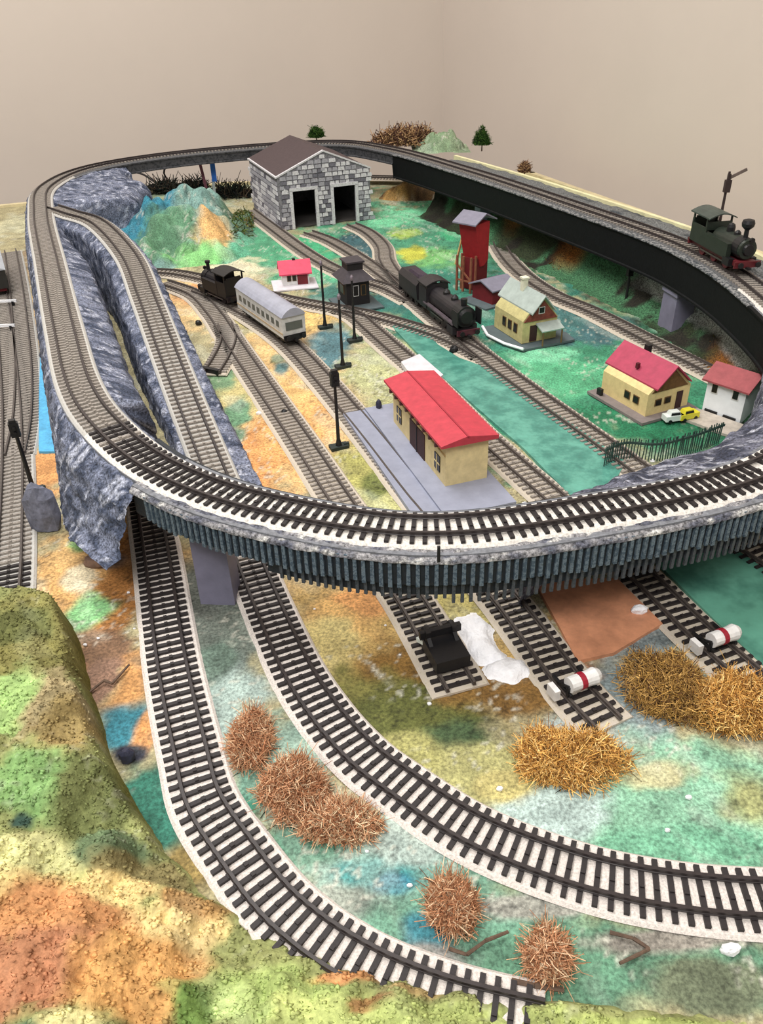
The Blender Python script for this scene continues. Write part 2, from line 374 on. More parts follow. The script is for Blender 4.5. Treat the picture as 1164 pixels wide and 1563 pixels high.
G2 = Path(P3([(80, 313, 85.6), (108, 322, 85), (150, 337, 82.5), (195, 385, 74), (221, 445, 62), (248, 515, 45), (283, 605, 24), (318, 692, 8), (355, 785, 1), (386, 867, 0), (444, 1000, 0), (492, 1078, 0), (547, 1141, 0), (606, 1187, 0), (720, 1260, 0), (860, 1316, 0), (1000, 1350, 0), (1164, 1367, 0), (1330, 1362, 0), (1500, 1320, 0), (1680, 1220, 0), (1760, 1080, 0)]))
Y1 = Path(P3([(248, 428, 0), (296, 445, 0), (326, 475, 0), (345, 503, 0), (373, 545, 0), (453, 660, 0), (520, 761, 0), (575, 840, 0), (630, 918, 0), (704, 1046, 0)]))
Y2 = Path(P3([(300, 440, 0), (345, 458, 0), (400, 490, 0), (440, 520, 0), (484, 565, 0), (556, 649, 0), (629, 741, 0), (658, 775, 0), (715, 845, 0), (776, 915, 0), (868, 1035, 0), (930, 1102, 0)]))
Y3 = Path(P3([(520, 468, 0), (545, 480, 0), (566, 498, 0), (598, 526, 0), (640, 562, 0), (690, 612, 0), (747, 669, 0), (853, 762, 0), (925, 825, 0), (996, 890, 0), (1065, 957, 0), (1160, 1040, 0)]))
Y4 = Path(P3([(470, 352, 0), (505, 365, 0), (548, 390, 0), (600, 428, 0), (650, 468, 0), (700, 508, 0), (740, 541, 0), (800, 586, 0), (920, 672, 0), (975, 712, 0), (1070, 780, 0), (1155, 837, 0), (1230, 885, 0)]))
Y5 = Path(P3([(205, 412, 0), (260, 413, 0), (320, 424, 0), (380, 440, 0), (440, 454, 0), (500, 465, 0), (560, 476, 0), (620, 492, 0), (680, 512, 0), (735, 540, 0)]))
Y6 = Path(P3([(380, 318, 0), (420, 348, 0), (455, 374, 0), (496, 400, 0), (545, 422, 0), (590, 436, 0), (628, 455, 0)]))
Y7 = Path(P3([(536, 340, 0), (562, 352, 0), (583, 372, 0), (588, 394, 0), (604, 418, 0), (632, 446, 0)]))
Y8 = Path(P3([(343, 492, 0), (348, 515, 0), (338, 540, 0), (322, 566, 0)]))
BT = Path(P3([(560, 268, 8), (640, 271, 6), (700, 284, 4), (738, 310, 0), (752, 345, 0), (766, 378, 0), (795, 412, 0), (845, 446, 0), (910, 474, 0), (1000, 520, 0), (1100, 570, 0), (1185, 614, 0)]))
L1 = Path(P3([(8, 905, 0), (12, 860, 0), (16, 780, 0), (18, 700, 0), (17, 620, 0), (10, 530, 0), (0, 450, 0), (-15, 390, 0)]))
L2 = Path(P3([(22, 690, 0), (33, 630, 0), (35, 560, 0), (30, 490, 0), (23, 430, 0), (15, 380, 0)]))
near = lambda p: p[1] < 640
never = lambda p: False
SA_ = LOOP.near((-187, 497)); SB_ = LOOP.near((-497, 1400))
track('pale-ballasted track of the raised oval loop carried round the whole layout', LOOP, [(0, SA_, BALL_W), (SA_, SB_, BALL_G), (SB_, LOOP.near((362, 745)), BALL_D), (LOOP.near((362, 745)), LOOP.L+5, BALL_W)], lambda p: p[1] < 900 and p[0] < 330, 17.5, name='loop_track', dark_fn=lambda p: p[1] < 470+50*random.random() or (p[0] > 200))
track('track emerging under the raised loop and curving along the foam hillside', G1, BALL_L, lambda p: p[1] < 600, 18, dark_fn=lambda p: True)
track('track running down the grey ramp then sweeping through the foreground to the right edge', G2, [(0, G2.near(W(355, 785, 1)), BALL_G), (G2.near(W(355, 785, 1)), G2.L, BALL_L)], lambda p: p[1] < 860, 17.5)
track('siding that ends at the black buffer stop beside white plaster', Y1, BALL_Y, near, 18)
track('siding under the silver coach ending at a red-striped buffer above the straw bush', Y2, BALL_Y, near, 18)
track('siding behind the goods shed running beside the turquoise pond', Y3, BALL_Y, near, 18)
track('track from the engine shed under the large black locomotive to beyond the pond', Y4, BALL_Y, near, 18)
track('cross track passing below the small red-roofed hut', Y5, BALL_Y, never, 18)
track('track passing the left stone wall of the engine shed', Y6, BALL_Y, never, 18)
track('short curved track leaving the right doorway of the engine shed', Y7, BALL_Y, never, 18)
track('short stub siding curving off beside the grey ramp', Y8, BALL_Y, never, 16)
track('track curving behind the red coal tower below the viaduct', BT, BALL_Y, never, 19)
track('straight track along the left edge of the board', L1, BALL_G, lambda p: p[1] < 640, 18)
track('second left-edge track beside the blue painted strip', L2, BALL_G, near, 17)

# ------------------------------------------------------------------ rock colours and noise
def rock_cols(V, a=(132, 136, 152), b_=(74, 80, 98), c_=(190, 192, 200), seed=4):
    n = fbm(V[:, 0]+V[:, 2], V[:, 1]+V[:, 2]*.7, 9, 4, seed); m = sst(.36, .62, n)[:, None]
    k = sst(.66, .74, fbm(V[:, 0]-V[:, 2], V[:, 1], 5, 2, seed+3))[:, None]
    c = np.array(lin(b_))*(1-m)+np.array(lin(a))*m
    return c*(1-k)+np.array(lin(c_))*k
def rock_noise(amp, sc=12, seed=2):
    def f(V):
        d = np.stack([fbm(V[:, 1]+V[:, 2]*1.3, V[:, 2]*1.7+V[:, 0], sc, 3, seed+i)-.5 for i in range(3)], 1)
        return V+d*amp
    return f
def densify(pr, mx=4.0):
    out = []
    for i in range(len(pr)-1):
        a, b2 = pr[i], pr[i+1]; n = max(1, int(math.ceil(math.hypot(b2[0]-a[0], b2[1]-a[1])/mx)))
        out += [(a[0]+(b2[0]-a[0])*k/n, a[1]+(b2[1]-a[1])*k/n) for k in range(n)]
    return out+[pr[-1]]
def uniprof(f, n):      # resample profile to n points so every ring matches
    def g(s):
        pr = np.array(f(s)); d = np.r_[0, np.cumsum(np.hypot(*np.diff(pr, axis=0).T))]; u = np.linspace(0, d[-1], n)
        return list(zip(np.interp(u, d, pr[:, 0]), np.interp(u, d, pr[:, 1])))
    return g
# ------------------------------------------------------------------ viaduct
SA = LOOP.near((-135, 440)); SB = LOOP.near((-497, 1400)); SX = LOOP.near((60, 1520)); SR = LOOP.near((362, 745))
vb = (20, 363, 0)
via = thing('viaduct', 'raised black viaduct with ribbed side face and piers carrying the oval loop', 'viaduct', vb)
DKM = mat('deck_grey', (120, 122, 128), .8, .3, 300, .3)
BEAM = mat('black_beam', (10, 13, 15), .7, .3, 200, .15, spec=.2)
def deckprof(s): return [(-20, -.3), (22, -.3), (22, -8), (-20, -8)]
V, F = sweep(LOOP, deckprof, 0, SA+8, vb, step=2); mk('deck', V, F, DKM, via)
V, F = sweep(LOOP, deckprof, SB-10, LOOP.L, vb, step=2); mk('deck', V, F, DKM, via)
# front fascia: two tiers, upper ribs proud of a recessed comb of hanging teeth
TEAL = mat('dark_teal_fascia', (30, 40, 50), .6, .4, 260, .3, col2=(20, 26, 32))
RIBM = mat('blue_grey_rib', (122, 140, 154), .6, .5, 420, .3, col2=(58, 74, 88), ramp_=(.45, .55))
TOOTH = mat('grey_comb_tooth', (88, 94, 102), .6, .4, 420, .2, col2=(44, 52, 58))
URIGHT = LOOP.near((352, 610))
for q0, q1 in ((0, SA+6), (URIGHT, LOOP.L)):
    V, F = sweep(LOOP, lambda s: [(18, -1), (22.6, -3), (23, -20), (18, -20)], q0, q1, vb); mk('fascia', V, F, TEAL, via)
    V, F = sweep(LOOP, lambda s: [(16, -20), (20, -20), (20, -29), (16, -29)], q0, q1 if q0 else SA-90, vb); mk('lower_fascia', V, F, TEAL, via)
rib = None; pt = 4.35; rr_ = random.Random(9)
ribs = [LOOP.L-pt*k for k in range(1, 30)]+[pt*k for k in range(0, int((SA-2)/pt))]
for u in ribs:
    p, t, n = LOOP.at(u); a = math.atan2(t[1], t[0])
    if rib is None:
        o = rib = MB().box((0, 0, -9), (2.3, 2.0, 18), taper=.85).mk('rib', RIBM, via); RM = rib.data
        o2 = MB().box((0, 0, -7), (1.9, 1.5, 14)).mk('comb_tooth', TOOTH, via); RM2 = o2.data
    else:
        o = bpy.data.objects.new('rib', RM); C.objects.link(o); o.parent = via; o2 = None
        if u < SA-100 or u > SA+100: o2 = bpy.data.objects.new('comb_tooth', RM2); C.objects.link(o2); o2.parent = via
    o.location = ((p[0]+n[0]*23.4-vb[0])*S, (p[1]+n[1]*23.4-vb[1])*S, (DK-2.6)*S); o.rotation_euler = (0, 0, a+rr_.uniform(-.08, .08)); o.scale = (1, 1, rr_.uniform(.9, 1.05))
    if o2: o2.location = ((p[0]+n[0]*20.9-vb[0])*S, (p[1]+n[1]*20.9-vb[1])*S, (DK-20)*S); o2.rotation_euler = (0, 0, a); o2.scale = (1, 1, .75 if SA-190 < u < SA else 1)
# rocky shoulder between track and fascia, front
V, F = sweep(LOOP, uniprof(lambda s: [(15, .2), (18.5, 0), (22, -1.2), (24.6, -2.6), (24.8, -4.5)], 9), 0, SA+6, vb, closedprof=False, noise=rock_noise(1.6, 6))
mk('rocky_shoulder', V, F, ROCK, via, smooth=True, cols=rock_cols(V, (150, 148, 150), (92, 94, 106), (206, 204, 200)))
V, F = sweep(LOOP, uniprof(lambda s: [(15, .2), (18.5, 0), (22, -1.2), (24.6, -2.6), (24.8, -4.5)], 9), URIGHT, LOOP.L, vb, closedprof=False, noise=rock_noise(1.6, 6))
mk('rocky_shoulder', V, F, ROCK, via, smooth=True, cols=rock_cols(V, (150, 148, 150), (92, 94, 106), (206, 204, 200)))
# inner rocky bank, front right to right side
SI0 = LOOP.near((150, 383))
WU = [LOOP.near(q)-(LOOP.L if LOOP.near(q) > LOOP.L/2 else 0) for q in ((352, 610), (330, 540), (290, 470), (225, 408), (165, 385), (122, 375), (90, 367))]
WV = [10, 26, 52, 74, 66, 26, 2]
def inner(s):
    q = s-LOOP.L if s > LOOP.L/2 else s; w_ = float(np.interp(q, WU, WV))
    return [(-16, -.6), (-19, -1.5), (-20-w_*.25, -6-w_*.04), (-20-w_*.6, -12-w_*.12), (-20-w_*.9, -34-w_*.12), (-21-w_*.97, -66), (-22-w_, -88)]
for q0, q1 in ((0, LOOP.near((90, 367))), (LOOP.near((352, 610)), LOOP.L)):
    V, F = sweep(LOOP, uniprof(inner, 40), q0, q1, vb, closedprof=False, noise=rock_noise(7, 15, 5))
    mk('rocky_bank', V, F, ROCK, via, smooth=True, cols=rock_cols(V, (116, 118, 134), (60, 64, 80), (176, 178, 190), 8))
def infl(s): return [(-16, -4), (-20, -4), (-21, -9), (-24, -9), (-24, -26), (-16, -26)]
V, F = sweep(LOOP, lambda s: [(-20, -2), (-23, -2), (-22, -22), (-20, -22)], SI0, SA+50, vb); mk('inner_fascia', V, F, TEAL, via)
# side beam facing the yard along the far and right sides
def beam(s):
    d = 38 if s > SX else 17
    return [(-20, 0), (-24, 0), (-24, -2), (-22.5, -3), (-22.5, -d+3), (-24, -d+2), (-24, -d), (-20, -d)]
V, F = sweep(LOOP, beam, SX, LOOP.near((345, 580)), vb); mk('side_beam', V, F, BEAM, via)
V, F = sweep(LOOP, beam, SB+60, SX, vb); mk('side_beam', V, F, mat('mottled_beam', (84, 84, 88), .8, .4, 200, .3, col2=(34, 36, 40)), via)
V, F = sweep(LOOP, lambda s: [(-17, .6), (-24.5, .2), (-24.5, -1), (-17, -.4)], SX, LOOP.near((362, 700)), vb, noise=rock_noise(1.0, 5)); mk('kerb', V, F, mat('worn_white_edge', (176, 176, 176), .8, .5, 260, .3, col2=(60, 64, 68), ramp_=(.44, .52)), via)
PIERM = mat('grey_pier', (120, 118, 138), .6, .12, 60, .05)
def pier(u, off, w_, d_, top=78, a=None):
    p, t, n = LOOP.at(u); a = math.atan2(t[1], t[0]) if a is None else a
    b = MB().box((0, 0, top/2-1), (w_, d_, top+2), taper=.94); b.box((0, 0, top-3), (w_+2, d_+2, 6))
    b.mk('pier', PIERM, via, ((p[0]+n[0]*off-vb[0]), (p[1]+n[1]*off-vb[1]), 0), a)
pier(LOOP.near((-112, 418)), -3, 23, 20, 78, -.06)
pier(LOOP.near((350, 868)), -10, 30, 24, 49)
pier(LOOP.near((158, 1328))+40, 0, 16, 26); pier(LOOP.near((-150, 1625)), 0, 14, 22); 
# thin drooping cable tie on the rim, front
# ------------------------------------------------------------------ grey rock embankments on the left
emb = thing('rock_embankment', 'crumpled grey-blue rock embankment under the left side of the raised loop', 'embankment', (-300, 700, 0))
eb = (-300, 700, 0)
SPL = LOOP.near((-470, 1215))
def embprof(s):
    t = (s-SA)/(LOOP.near((-229, 570))-SA)
    low = 44*(1-sst(.0, .95, t)) if t < 1 else 0.0
    wid = 22*(1-sst(0, 1.3, t))+11
    g = 1-sst(3.2, 4.6, t)*.45
    inn = [(-46*g, -90), (-45.5*g, -60), (-44*g, -24), (-41*g, -12), (-30*g, -6), (-19, -1.5), (-16, -1)]
    if s > SPL:
        e = sst(SPL, SPL+70, s)*(1-sst(SB+40, SB+130, s)); q_ = 40+95*float(e)
        inn = [(-q_-6, -90), (-q_-4, -60), (-q_, -24), (-q_*.9, -12), (-q_*.6, -6), (-19, -1.5), (-16, -1)]
    if t < .8: inn = [(-26, -30), (-25, -24), (-23, -16), (-22, -8), (-20.5, -4), (-19, -1.5), (-16, -1)]
    return inn+[(16, -1), (19, -1.5), (20+wid*.35, -14), (20+wid*.7, -44), (20+wid, -86+low*.9)]
V, F = sweep(LOOP, uniprof(embprof, 64), SA-2, SB+130, eb, closedprof=False, noise=rock_noise(4.5, 9, 9))
# keep the strip under the track below its bed
Vw = V+np.array(eb)
mk('rock_skin', V, F, ROCK, emb, smooth=True, cols=rock_cols(Vw, (122, 128, 148), (66, 74, 94), (178, 182, 198)))
# level the top under the track
V, F = sweep(LOOP, lambda s: [(-18, -.2), (18, -.2), (18, -5), (-18, -5)], SA-2, SB, eb, step=2); mk('trackbed_board', V, F, DKM, emb)
rmp = thing('rock_ramp', 'grey-blue rock ramp descending beside the left side of the raised loop', 'ramp', (-200, 800, 0)); rb = (-200, 800, 0)
SRa = G2.near((-440, 1190)); SRb = G2.near(W(355, 785, 1))
def rampprof(s):
    z = np.interp(s, G2.s, G2.P[:, 2]); k = min(1, z/50)
    wl = 6+7*min(1, (80-z)/50)
    return [(20+wl, -z-1), (20+wl*.95, -z*.6), (20+wl*.7, -3-z*.06), (19, -1.2), (16, -1), (-16, -1), (-19, -1.2), (-20-8*k, -5*k-1), (-21-9*k, -z*.5-1), (-22-9*k, -z-1)]
V, F = sweep(G2, uniprof(rampprof, 44), 0, SRb, rb, closedprof=False, noise=rock_noise(3.5, 9, 14)); Vw = V+np.array(rb)
mk('rock_skin', V, F, ROCK, rmp, smooth=True, cols=rock_cols(Vw, (122, 128, 148), (66, 74, 94), (178, 182, 198), 6))
V, F = sweep(G2, lambda s: [(-18, -.2), (18, -.2), (18, -4), (-18, -4)], 0, SRb, rb, step=2); mk('trackbed_board', V, F, DKM, rmp)

# ------------------------------------------------------------------ far right bank behind the viaduct
bank = thing('scenery_bank', 'green and brown plaster bank rising behind the right-hand viaduct with cream board edge', 'bank', (400, 1000, 0)); kb = (400, 1000, 0)
def bankprof(s): return [(-34, -88), (-14, -80), (2, -62), (16, -34), (24, -6), (30, -2), (48, -3), (60, -5), (66, -7)]
def bcols(V):
    V0 = V
    n = fbm(V[:, 0], V[:, 1], 70, 3, 31); n2 = fbm(V[:, 0]+V[:, 2]*.3, V[:, 1]+V[:, 2]*.3, 40, 4, 37)
    c = np.tile(np.array(lin((66, 112, 78))), (len(V), 1))
    def mixc(c, m, col): return c*(1-m[:, None])+np.array(lin(col))*m[:, None]
    c = mixc(c, sst(.46, .6, n), (44, 54, 32)); c = mixc(c, sst(.55, .66, 1-n2), (36, 34, 26))
    for (bx, by) in (W(885, 400, 12), W(1120, 560, 6), W(800, 360, 10)):
        c = mixc(c, (1-sst(14, 42, np.hypot(V[:, 0]-bx, V[:, 1]-by)+30*(n2-.5)))*.8, (150, 92, 34))
    h = V[:, 2]
    c = mixc(c, sst(15, 22, h+16*(n2-.5))*(1-sst(930, 990, V[:, 1]))*sst(690, 720, V[:, 1]), (176, 180, 176)); c = mixc(c, sst(74, 78, h), (112, 114, 114))
    c = mixc(c, sst(.58, .66, n2)*sst(76, 80, h), (70, 74, 78))
    return c
V, F = sweep(LOOP, uniprof(bankprof, 36), SX+90, SR+210, kb, closedprof=False, noise=rock_noise(6, 16, 21))
mk('painted_slope', V, F, ROCK, bank, smooth=True, cols=bcols(V+np.array(kb)))
V, F = sweep(LOOP, lambda s: [(64, -3), (70, -3), (72, -95), (66, -95)], SX+60, SR+210, kb, step=2)
mk('edge_strip', V, F, mat('cream_edge', (226, 220, 176), .7, .1, 60, .05), bank)
# ------------------------------------------------------------------ painted mounds left of the engine shed
def mound(name, label, cpx, r, h, blobs, base, seed, lump=16, dz=0, step=3.0, cat='hill', z0=0):
    cx_, cy_ = W(*cpx); X, Y, Fq = grid(-r[0]*1.15, r[0]*1.15, -r[1]*1.15, r[1]*1.15, step, step)
    d = np.sqrt((X/r[0])**2+(Y/r[1])**2)+(fbm(X, Y, 50, 3, seed)-.5)*.5
    n = fbm(X, Y, lump*2.2, 3, seed+1)
    Z = h*(1-sst(.25, 1.0, d))*(.45+1.1*n)+(1-sst(.9, 1.05, d))*(np.sqrt(abs(fbm(X, Y, lump*1.4, 2, seed+2)-.5)+.002)*lump*1.5)-2.5+z0
    k = (1-sst(1.02, 1.12, d)) < .01
    Z = np.where(k, -4+z0, Z)
    o = mk(name, np.stack([X, Y, Z], 1), Fq, PAINT, None, (cx_, cy_, 0), smooth=True, cols=paint(X+cx_, Y+cy_, base, blobs, seed, .6, 30))
    return tag(o, label, cat)
mound('plaster_mound', 'crumpled plaster mound painted turquoise, green and orange left of the stone shed', (278, 368), (122, 150), 52,
      [(300, 345, 80, 50, (120, 158, 150), 30), (232, 325, 46, 56, (44, 128, 150), 36), (250, 292, 60, 14, (190, 215, 215), 40), (255, 370, 50, 22, (96, 144, 110), 20),
       (330, 362, 30, 18, (226, 178, 110), 20), (310, 396, 60, 16, (130, 200, 120), 10), (380, 380, 40, 30, (96, 176, 140), 8), (370, 330, 30, 20, (90, 120, 96), 20)], (106, 156, 136), 41, 18)

mound('brown_mound', 'low brown and ochre plaster ridge with cream crest behind the far green meadow', (648, 300), (98, 34), 26,
      [(650, 300, 120, 20, (104, 76, 42), 10), (600, 300, 30, 10, (176, 136, 70), 12), (690, 300, 30, 10, (188, 144, 64), 12), (650, 274, 90, 4, (222, 212, 180), 24), (640, 306, 30, 8, (50, 34, 30), 8)], (96, 70, 40), 83, 16)
# ------------------------------------------------------------------ foam hillside in the foreground
ridge = [(-200, 885, 40), (-60, 882, 40), (0, 884, 40), (45, 884, 40), (70, 893, 37), (88, 950, 35), (108, 1030, 32), (130, 1105, 28), (158, 1180, 22), (196, 1240, 18), (240, 1300, 14), (300, 1356, 12),
         (370, 1412, 11), (440, 1452, 10), (540, 1478, 10), (660, 1506, 9), (800, 1532, 8), (950, 1548, 7), (1180, 1556, 7), (1500, 1575, 7)]
rp = [W(x, y, z) for x, y, z in ridge]; poly = np.array(rp+[(420, 30), (420, -20), (-420, -20), (-420, rp[0][1])])
def inside_dist(X, Y, P, nrid):
    n = len(P); ins = np.zeros(len(X), bool); dm = np.full(len(X), 1e9)
    for i in range(n):
        a = P[i]; b_ = P[(i+1) % n]
        c = ((a[1] > Y) != (b_[1] > Y)) & (X < (b_[0]-a[0])*(Y-a[1])/((b_[1]-a[1]) or 1e-9)+a[0]); ins ^= c
        if i < nrid:
            ab = b_-a; t = np.clip(((X-a[0])*ab[0]+(Y-a[1])*ab[1])/(ab@ab), 0, 1)
            dm = np.minimum(dm, np.hypot(X-a[0]-t*ab[0], Y-a[1]-t*ab[1]))
    return np.where(ins, dm, -dm)
ctrl = [(x, y, z) for x, y, z in ridge]+[(0, 1000, 44), (60, 1050, 42), (0, 1150, 44), (90, 1180, 36), (0, 1300, 44), (150, 1300, 28), (100, 1400, 38), (0, 1450, 46), (230, 1400, 22), (250, 1500, 26),
        (100, 1540, 42), (400, 1500, 20), (350, 1560, 24), (600, 1550, 16), (850, 1563, 12), (1164, 1600, 10), (300, 1450, 14)]
cpts = np.array([W(x, y, z) for x, y, z in ctrl]); cz_ = np.array([c[2] for c in ctrl])
X, Y, Fq = grid(-330, 300, 60, 470, 1.5, 1.5)
keep = None
dist = inside_dist(X, Y, poly, len(rp)-1)
ww = 0; zz = 0
for (a_, b_), z in zip(cpts, cz_):
    q = 1/((X-a_)**2+(Y-b_)**2+60)**1.4; ww = ww+q; zz = zz+q*z
zz = zz/ww
shape = sst(-11, 2, dist+(fbm(X, Y, 22, 3, 61)-.5)*4)
lum = np.abs(fbm(X, Y, 22, 4, 51)-.5)*22-sst(.5, .9, vn(X/6, Y/6, 53))*2.4+(fbm(X, Y, 14, 4, 54)-.5)*9+(fbm(X, Y, 60, 2, 57)-.5)*12
Z = -6+shape*(zz+3+lum-4)
Z = np.where(dist < -12, -6, Z)
fm = dist[Fq].max(1) > -16; Fq = Fq[fm]; used = np.unique(Fq); remap = -np.ones(len(X), int); remap[used] = np.arange(len(used))
X, Y, Z, dist, Fq = X[used], Y[used], Z[used], dist[used], remap[Fq]
YG = (196, 200, 116)
hb = [(50, 960, 130, 90, (140, 134, 62), 40), (20, 940, 60, 40, (112, 116, 56), 40), (60, 1060, 60, 60, (168, 150, 100), 40), (10, 1060, 50, 60, (160, 196, 104), 42), (90, 1120, 50, 60, (164, 140, 74), 36),
      (30, 1180, 80, 60, (128, 172, 92), 42), (20, 1225, 20, 12, (60, 90, 76), 44), (140, 1200, 60, 70, (112, 120, 62), 28), (40, 1290, 90, 50, (214, 212, 132), 42), (160, 1290, 60, 40, (104, 126, 84), 24),
      (210, 1330, 70, 40, (136, 124, 70), 18), (60, 1340, 100, 40, (222, 196, 110), 40), (100, 1400, 160, 80, (208, 140, 68), 36), (40, 1460, 120, 70, (186, 120, 72), 42),
      (210, 1470, 110, 90, (216, 156, 66), 28), (190, 1350, 60, 26, (226, 196, 112), 24), (270, 1400, 80, 40, (220, 190, 112), 16), (300, 1370, 70, 24, (186, 140, 66), 14), (100, 1545, 60, 24, (206, 196, 120), 42), (20, 1560, 30, 20, (96, 130, 90), 44),
      (410, 1500, 130, 70, (158, 178, 88), 20), (480, 1540, 160, 50, (180, 192, 98), 18), (290, 1530, 30, 50, (108, 140, 54), 24), (360, 1520, 50, 40, (182, 204, 110), 20),
      (520, 1476, 60, 18, (222, 150, 70), 12), (560, 1525, 40, 16, (190, 140, 70), 14), (640, 1500, 60, 16, (190, 160, 90), 12), (700, 1545, 160, 30, (172, 186, 92), 14), (950, 1556, 160, 14, (168, 182, 84), 10), (1100, 1560, 100, 12, (176, 196, 96), 9)]
ccol = paint(X, Y, (150, 156, 84), hb, 71, .9, 30, .25, .24)
# darker olive blended over the steep right face of the hill
edge = sst(-2, -8, dist)*sst(215, 240, Y)
ccol = ccol*(1-edge[:, None]*.8)+np.array(lin((92, 84, 30)))*edge[:, None]*.8
foam = thing('foam_hillside', 'lumpy foam hillside flocked green, yellow and rust orange along the near edge', 'hill', (-150, 250, 0))
fb = np.array((-150, 250, 0))
mk('foam_ground', np.stack([X, Y, Z], 1)-fb, Fq, FOAM, foam, smooth=True, cols=ccol)
# loose foam crumbs over it
sel = np.random.choice(np.where((dist > -3) & (Z > 3))[0], 26000)
ico = np.array([(1, 0, 0), (0, 1, 0), (-1, 0, 0), (0, -1, 0), (0, 0, .8), (0, 0, -.8)]); icf = [(0, 1, 4), (1, 2, 4), (2, 3, 4), (3, 0, 4), (1, 0, 5), (2, 1, 5), (3, 2, 5), (0, 3, 5)]
cv = []; cf = []; cc = []
for i in sel:
    r = .45+1.0*random.random()**2; a = random.random()*6.28; ca, sa = math.cos(a), math.sin(a); k = len(cv)
    for q in ico*r: cv.append((X[i]+q[0]*ca-q[1]*sa-fb[0]+random.uniform(-1, 1), Y[i]+q[0]*sa+q[1]*ca-fb[1], Z[i]+q[2]+r*.0))
    cf += [tuple(k+j for j in f) for f in icf]; br = random.uniform(.85, 1.25); cc += [ccol[i]*br]*6
tag(mk('foam_crumbs', cv, cf, FOAM, foam, smooth=True, cols=np.array(cc)), kind='stuff')

# ------------------------------------------------------------------ dried moss bushes
def bush(label, px, py, rpx, rpy, hz, pal, n, name='moss_bush', z0=0, wid=.55, L=7, cat='bush', group=None):
    c = W(px, py, z0); ax = abs(W(px+rpx, py, z0)[0]-c[0]); ay = (W(px, py-rpy, z0)[1]-W(px, py+rpy, z0)[1])/2
    return bush_mm(label, c, ax, ay, hz, pal, n, name, z0, wid, L, cat, group)
def bush_mm(label, c, ax, ay, hz, pal, n, name='moss_bush', z0=0, wid=.55, L=7, cat='bush', group=None):
    n = int(n*(3.0 if L == 7 else 1)); L = 3.8 if L == 7 else L; wid = .29 if wid == .55 else wid
    V = []; F = []; CL = []; seed = random.randint(0, 999)
    for _ in range(n):
        while True:
            u = np.random.uniform(-1, 1, 3); u[2] = abs(u[2]); q = np.linalg.norm(u)
            if .2 < q < 1: break
        rr = .75+.5*vn(u[0]*2.2+5, u[1]*2.2+5+u[2], seed)
        p = np.array([u[0]*ax*rr, u[1]*ay*rr, u[2]*hz*rr]); d = np.array([u[0], u[1], u[2]+.35])*.55+np.random.normal(0, 1.0, 3); d /= np.linalg.norm(d)
        s = np.cross(d, np.random.normal(0, 1, 3)); s /= np.linalg.norm(s); t = np.cross(d, s)
        if p[2] < 1: p[2] = 1
        w_ = wid*random.uniform(.7, 1.3); l = L*random.uniform(.4, 1)/2; bend = np.random.normal(0, .85, 3)
        k = len(V)
        for j in range(3):
            cpt = p+d*l*j+bend*l*.5*j*j
            for e in range(3):
                a = e*2.094; V.append(cpt+(s*math.cos(a)+t*math.sin(a))*w_*(1-.25*j))
        for j in range(2):
            for e in range(3): F.append((k+j*3+e, k+j*3+(e+1) % 3, k+j*3+3+(e+1) % 3, k+j*3+3+e))
        col = np.array(lin(pal[int(random.random()**1.3*len(pal))]))*random.uniform(.85, 1.55); CL += [col]*9
    V = np.array(V); V[:, 2] = np.maximum(V[:, 2], .2)
    o = mk(name, V, F, FIBRE, None, (c[0], c[1], z0), cols=np.array(CL))
    return tag(o, label, cat, group)
GOLD = [(222, 178, 104), (204, 156, 84), (168, 120, 62), (236, 202, 136), (126, 88, 50)]
RUST = [(186, 138, 104), (166, 116, 84), (204, 164, 128), (136, 92, 66), (214, 188, 156)]
OLV = [(170, 132, 72), (136, 104, 58), (176, 140, 84), (92, 66, 46), (196, 158, 96)]
bush('dry golden straw-coloured moss bush below the left red-striped buffer', 865, 1165, 84, 44, 17, GOLD, 2600)
bush('dark brown and gold moss bush beside the brown hardboard', 1015, 1060, 62, 54, 20, OLV, 2200)
bush('bright straw moss bush at the right edge below the buffer', 1120, 1085, 70, 46, 20, GOLD, 2300)
bush('small rusty brown moss tuft between the foreground tracks', 385, 1135, 34, 44, 13, RUST, 1100)
bush('large rusty brown moss bush between the foreground tracks', 455, 1215, 52, 46, 17, RUST, 2000)
bush('rusty moss bush with pale tips beside the large rusty bush', 520, 1262, 56, 32, 14, RUST+[(226, 206, 170)], 1500)
bush('rusty moss tuft with a white crumb below the curved track', 690, 1390, 36, 44, 14, RUST, 1100)
bush('small rusty moss tuft nearest the lower edge beside twigs', 832, 1468, 34, 40, 13, RUST, 1000)

# ------------------------------------------------------------------ ponds, panels and small plaster pieces
def flat(name, label, pts, z, th, m, cat, bev=0, rise=None, n=1):
    w_ = [W(*p[:2]) for p in pts]; c = np.mean(w_, axis=0)
    b = MB().prism([(x-c[0], y-c[1]) for x, y in w_], -th, 0)
    o = recalc(b.mk(name, m, None, (c[0], c[1], z))); return tag(o, label, cat)
POND = mat('pond_varnish', (74, 142, 128), .35, .2, 60, .3, bsc=200, col2=(92, 156, 140), spec=.3, coat=.12)
POND2 = mat('dark_pond_varnish', (74, 128, 112), .15, .25, 14, .1, bsc=90, col2=(98, 158, 138), spec=.5, coat=.4)
flat('pond', 'long turquoise painted pond strip between the goods shed siding and the black locomotive track',
     [(598, 500), (622, 497), (650, 507), (668, 528), (700, 548), (760, 570), (830, 620), (905, 672), (955, 708), (912, 778), (868, 757), (800, 688), (745, 640), (700, 600), (655, 560)], 1.8, 3.4, POND, 'pond')
flat('pond', 'dark glossy green pond at the right edge under the viaduct',
     [(1000, 860), (1060, 830), (1118, 838), (1250, 930), (1250, 1060), (1170, 1025), (1090, 950)], 1.8, 3.4, POND2, 'pond')
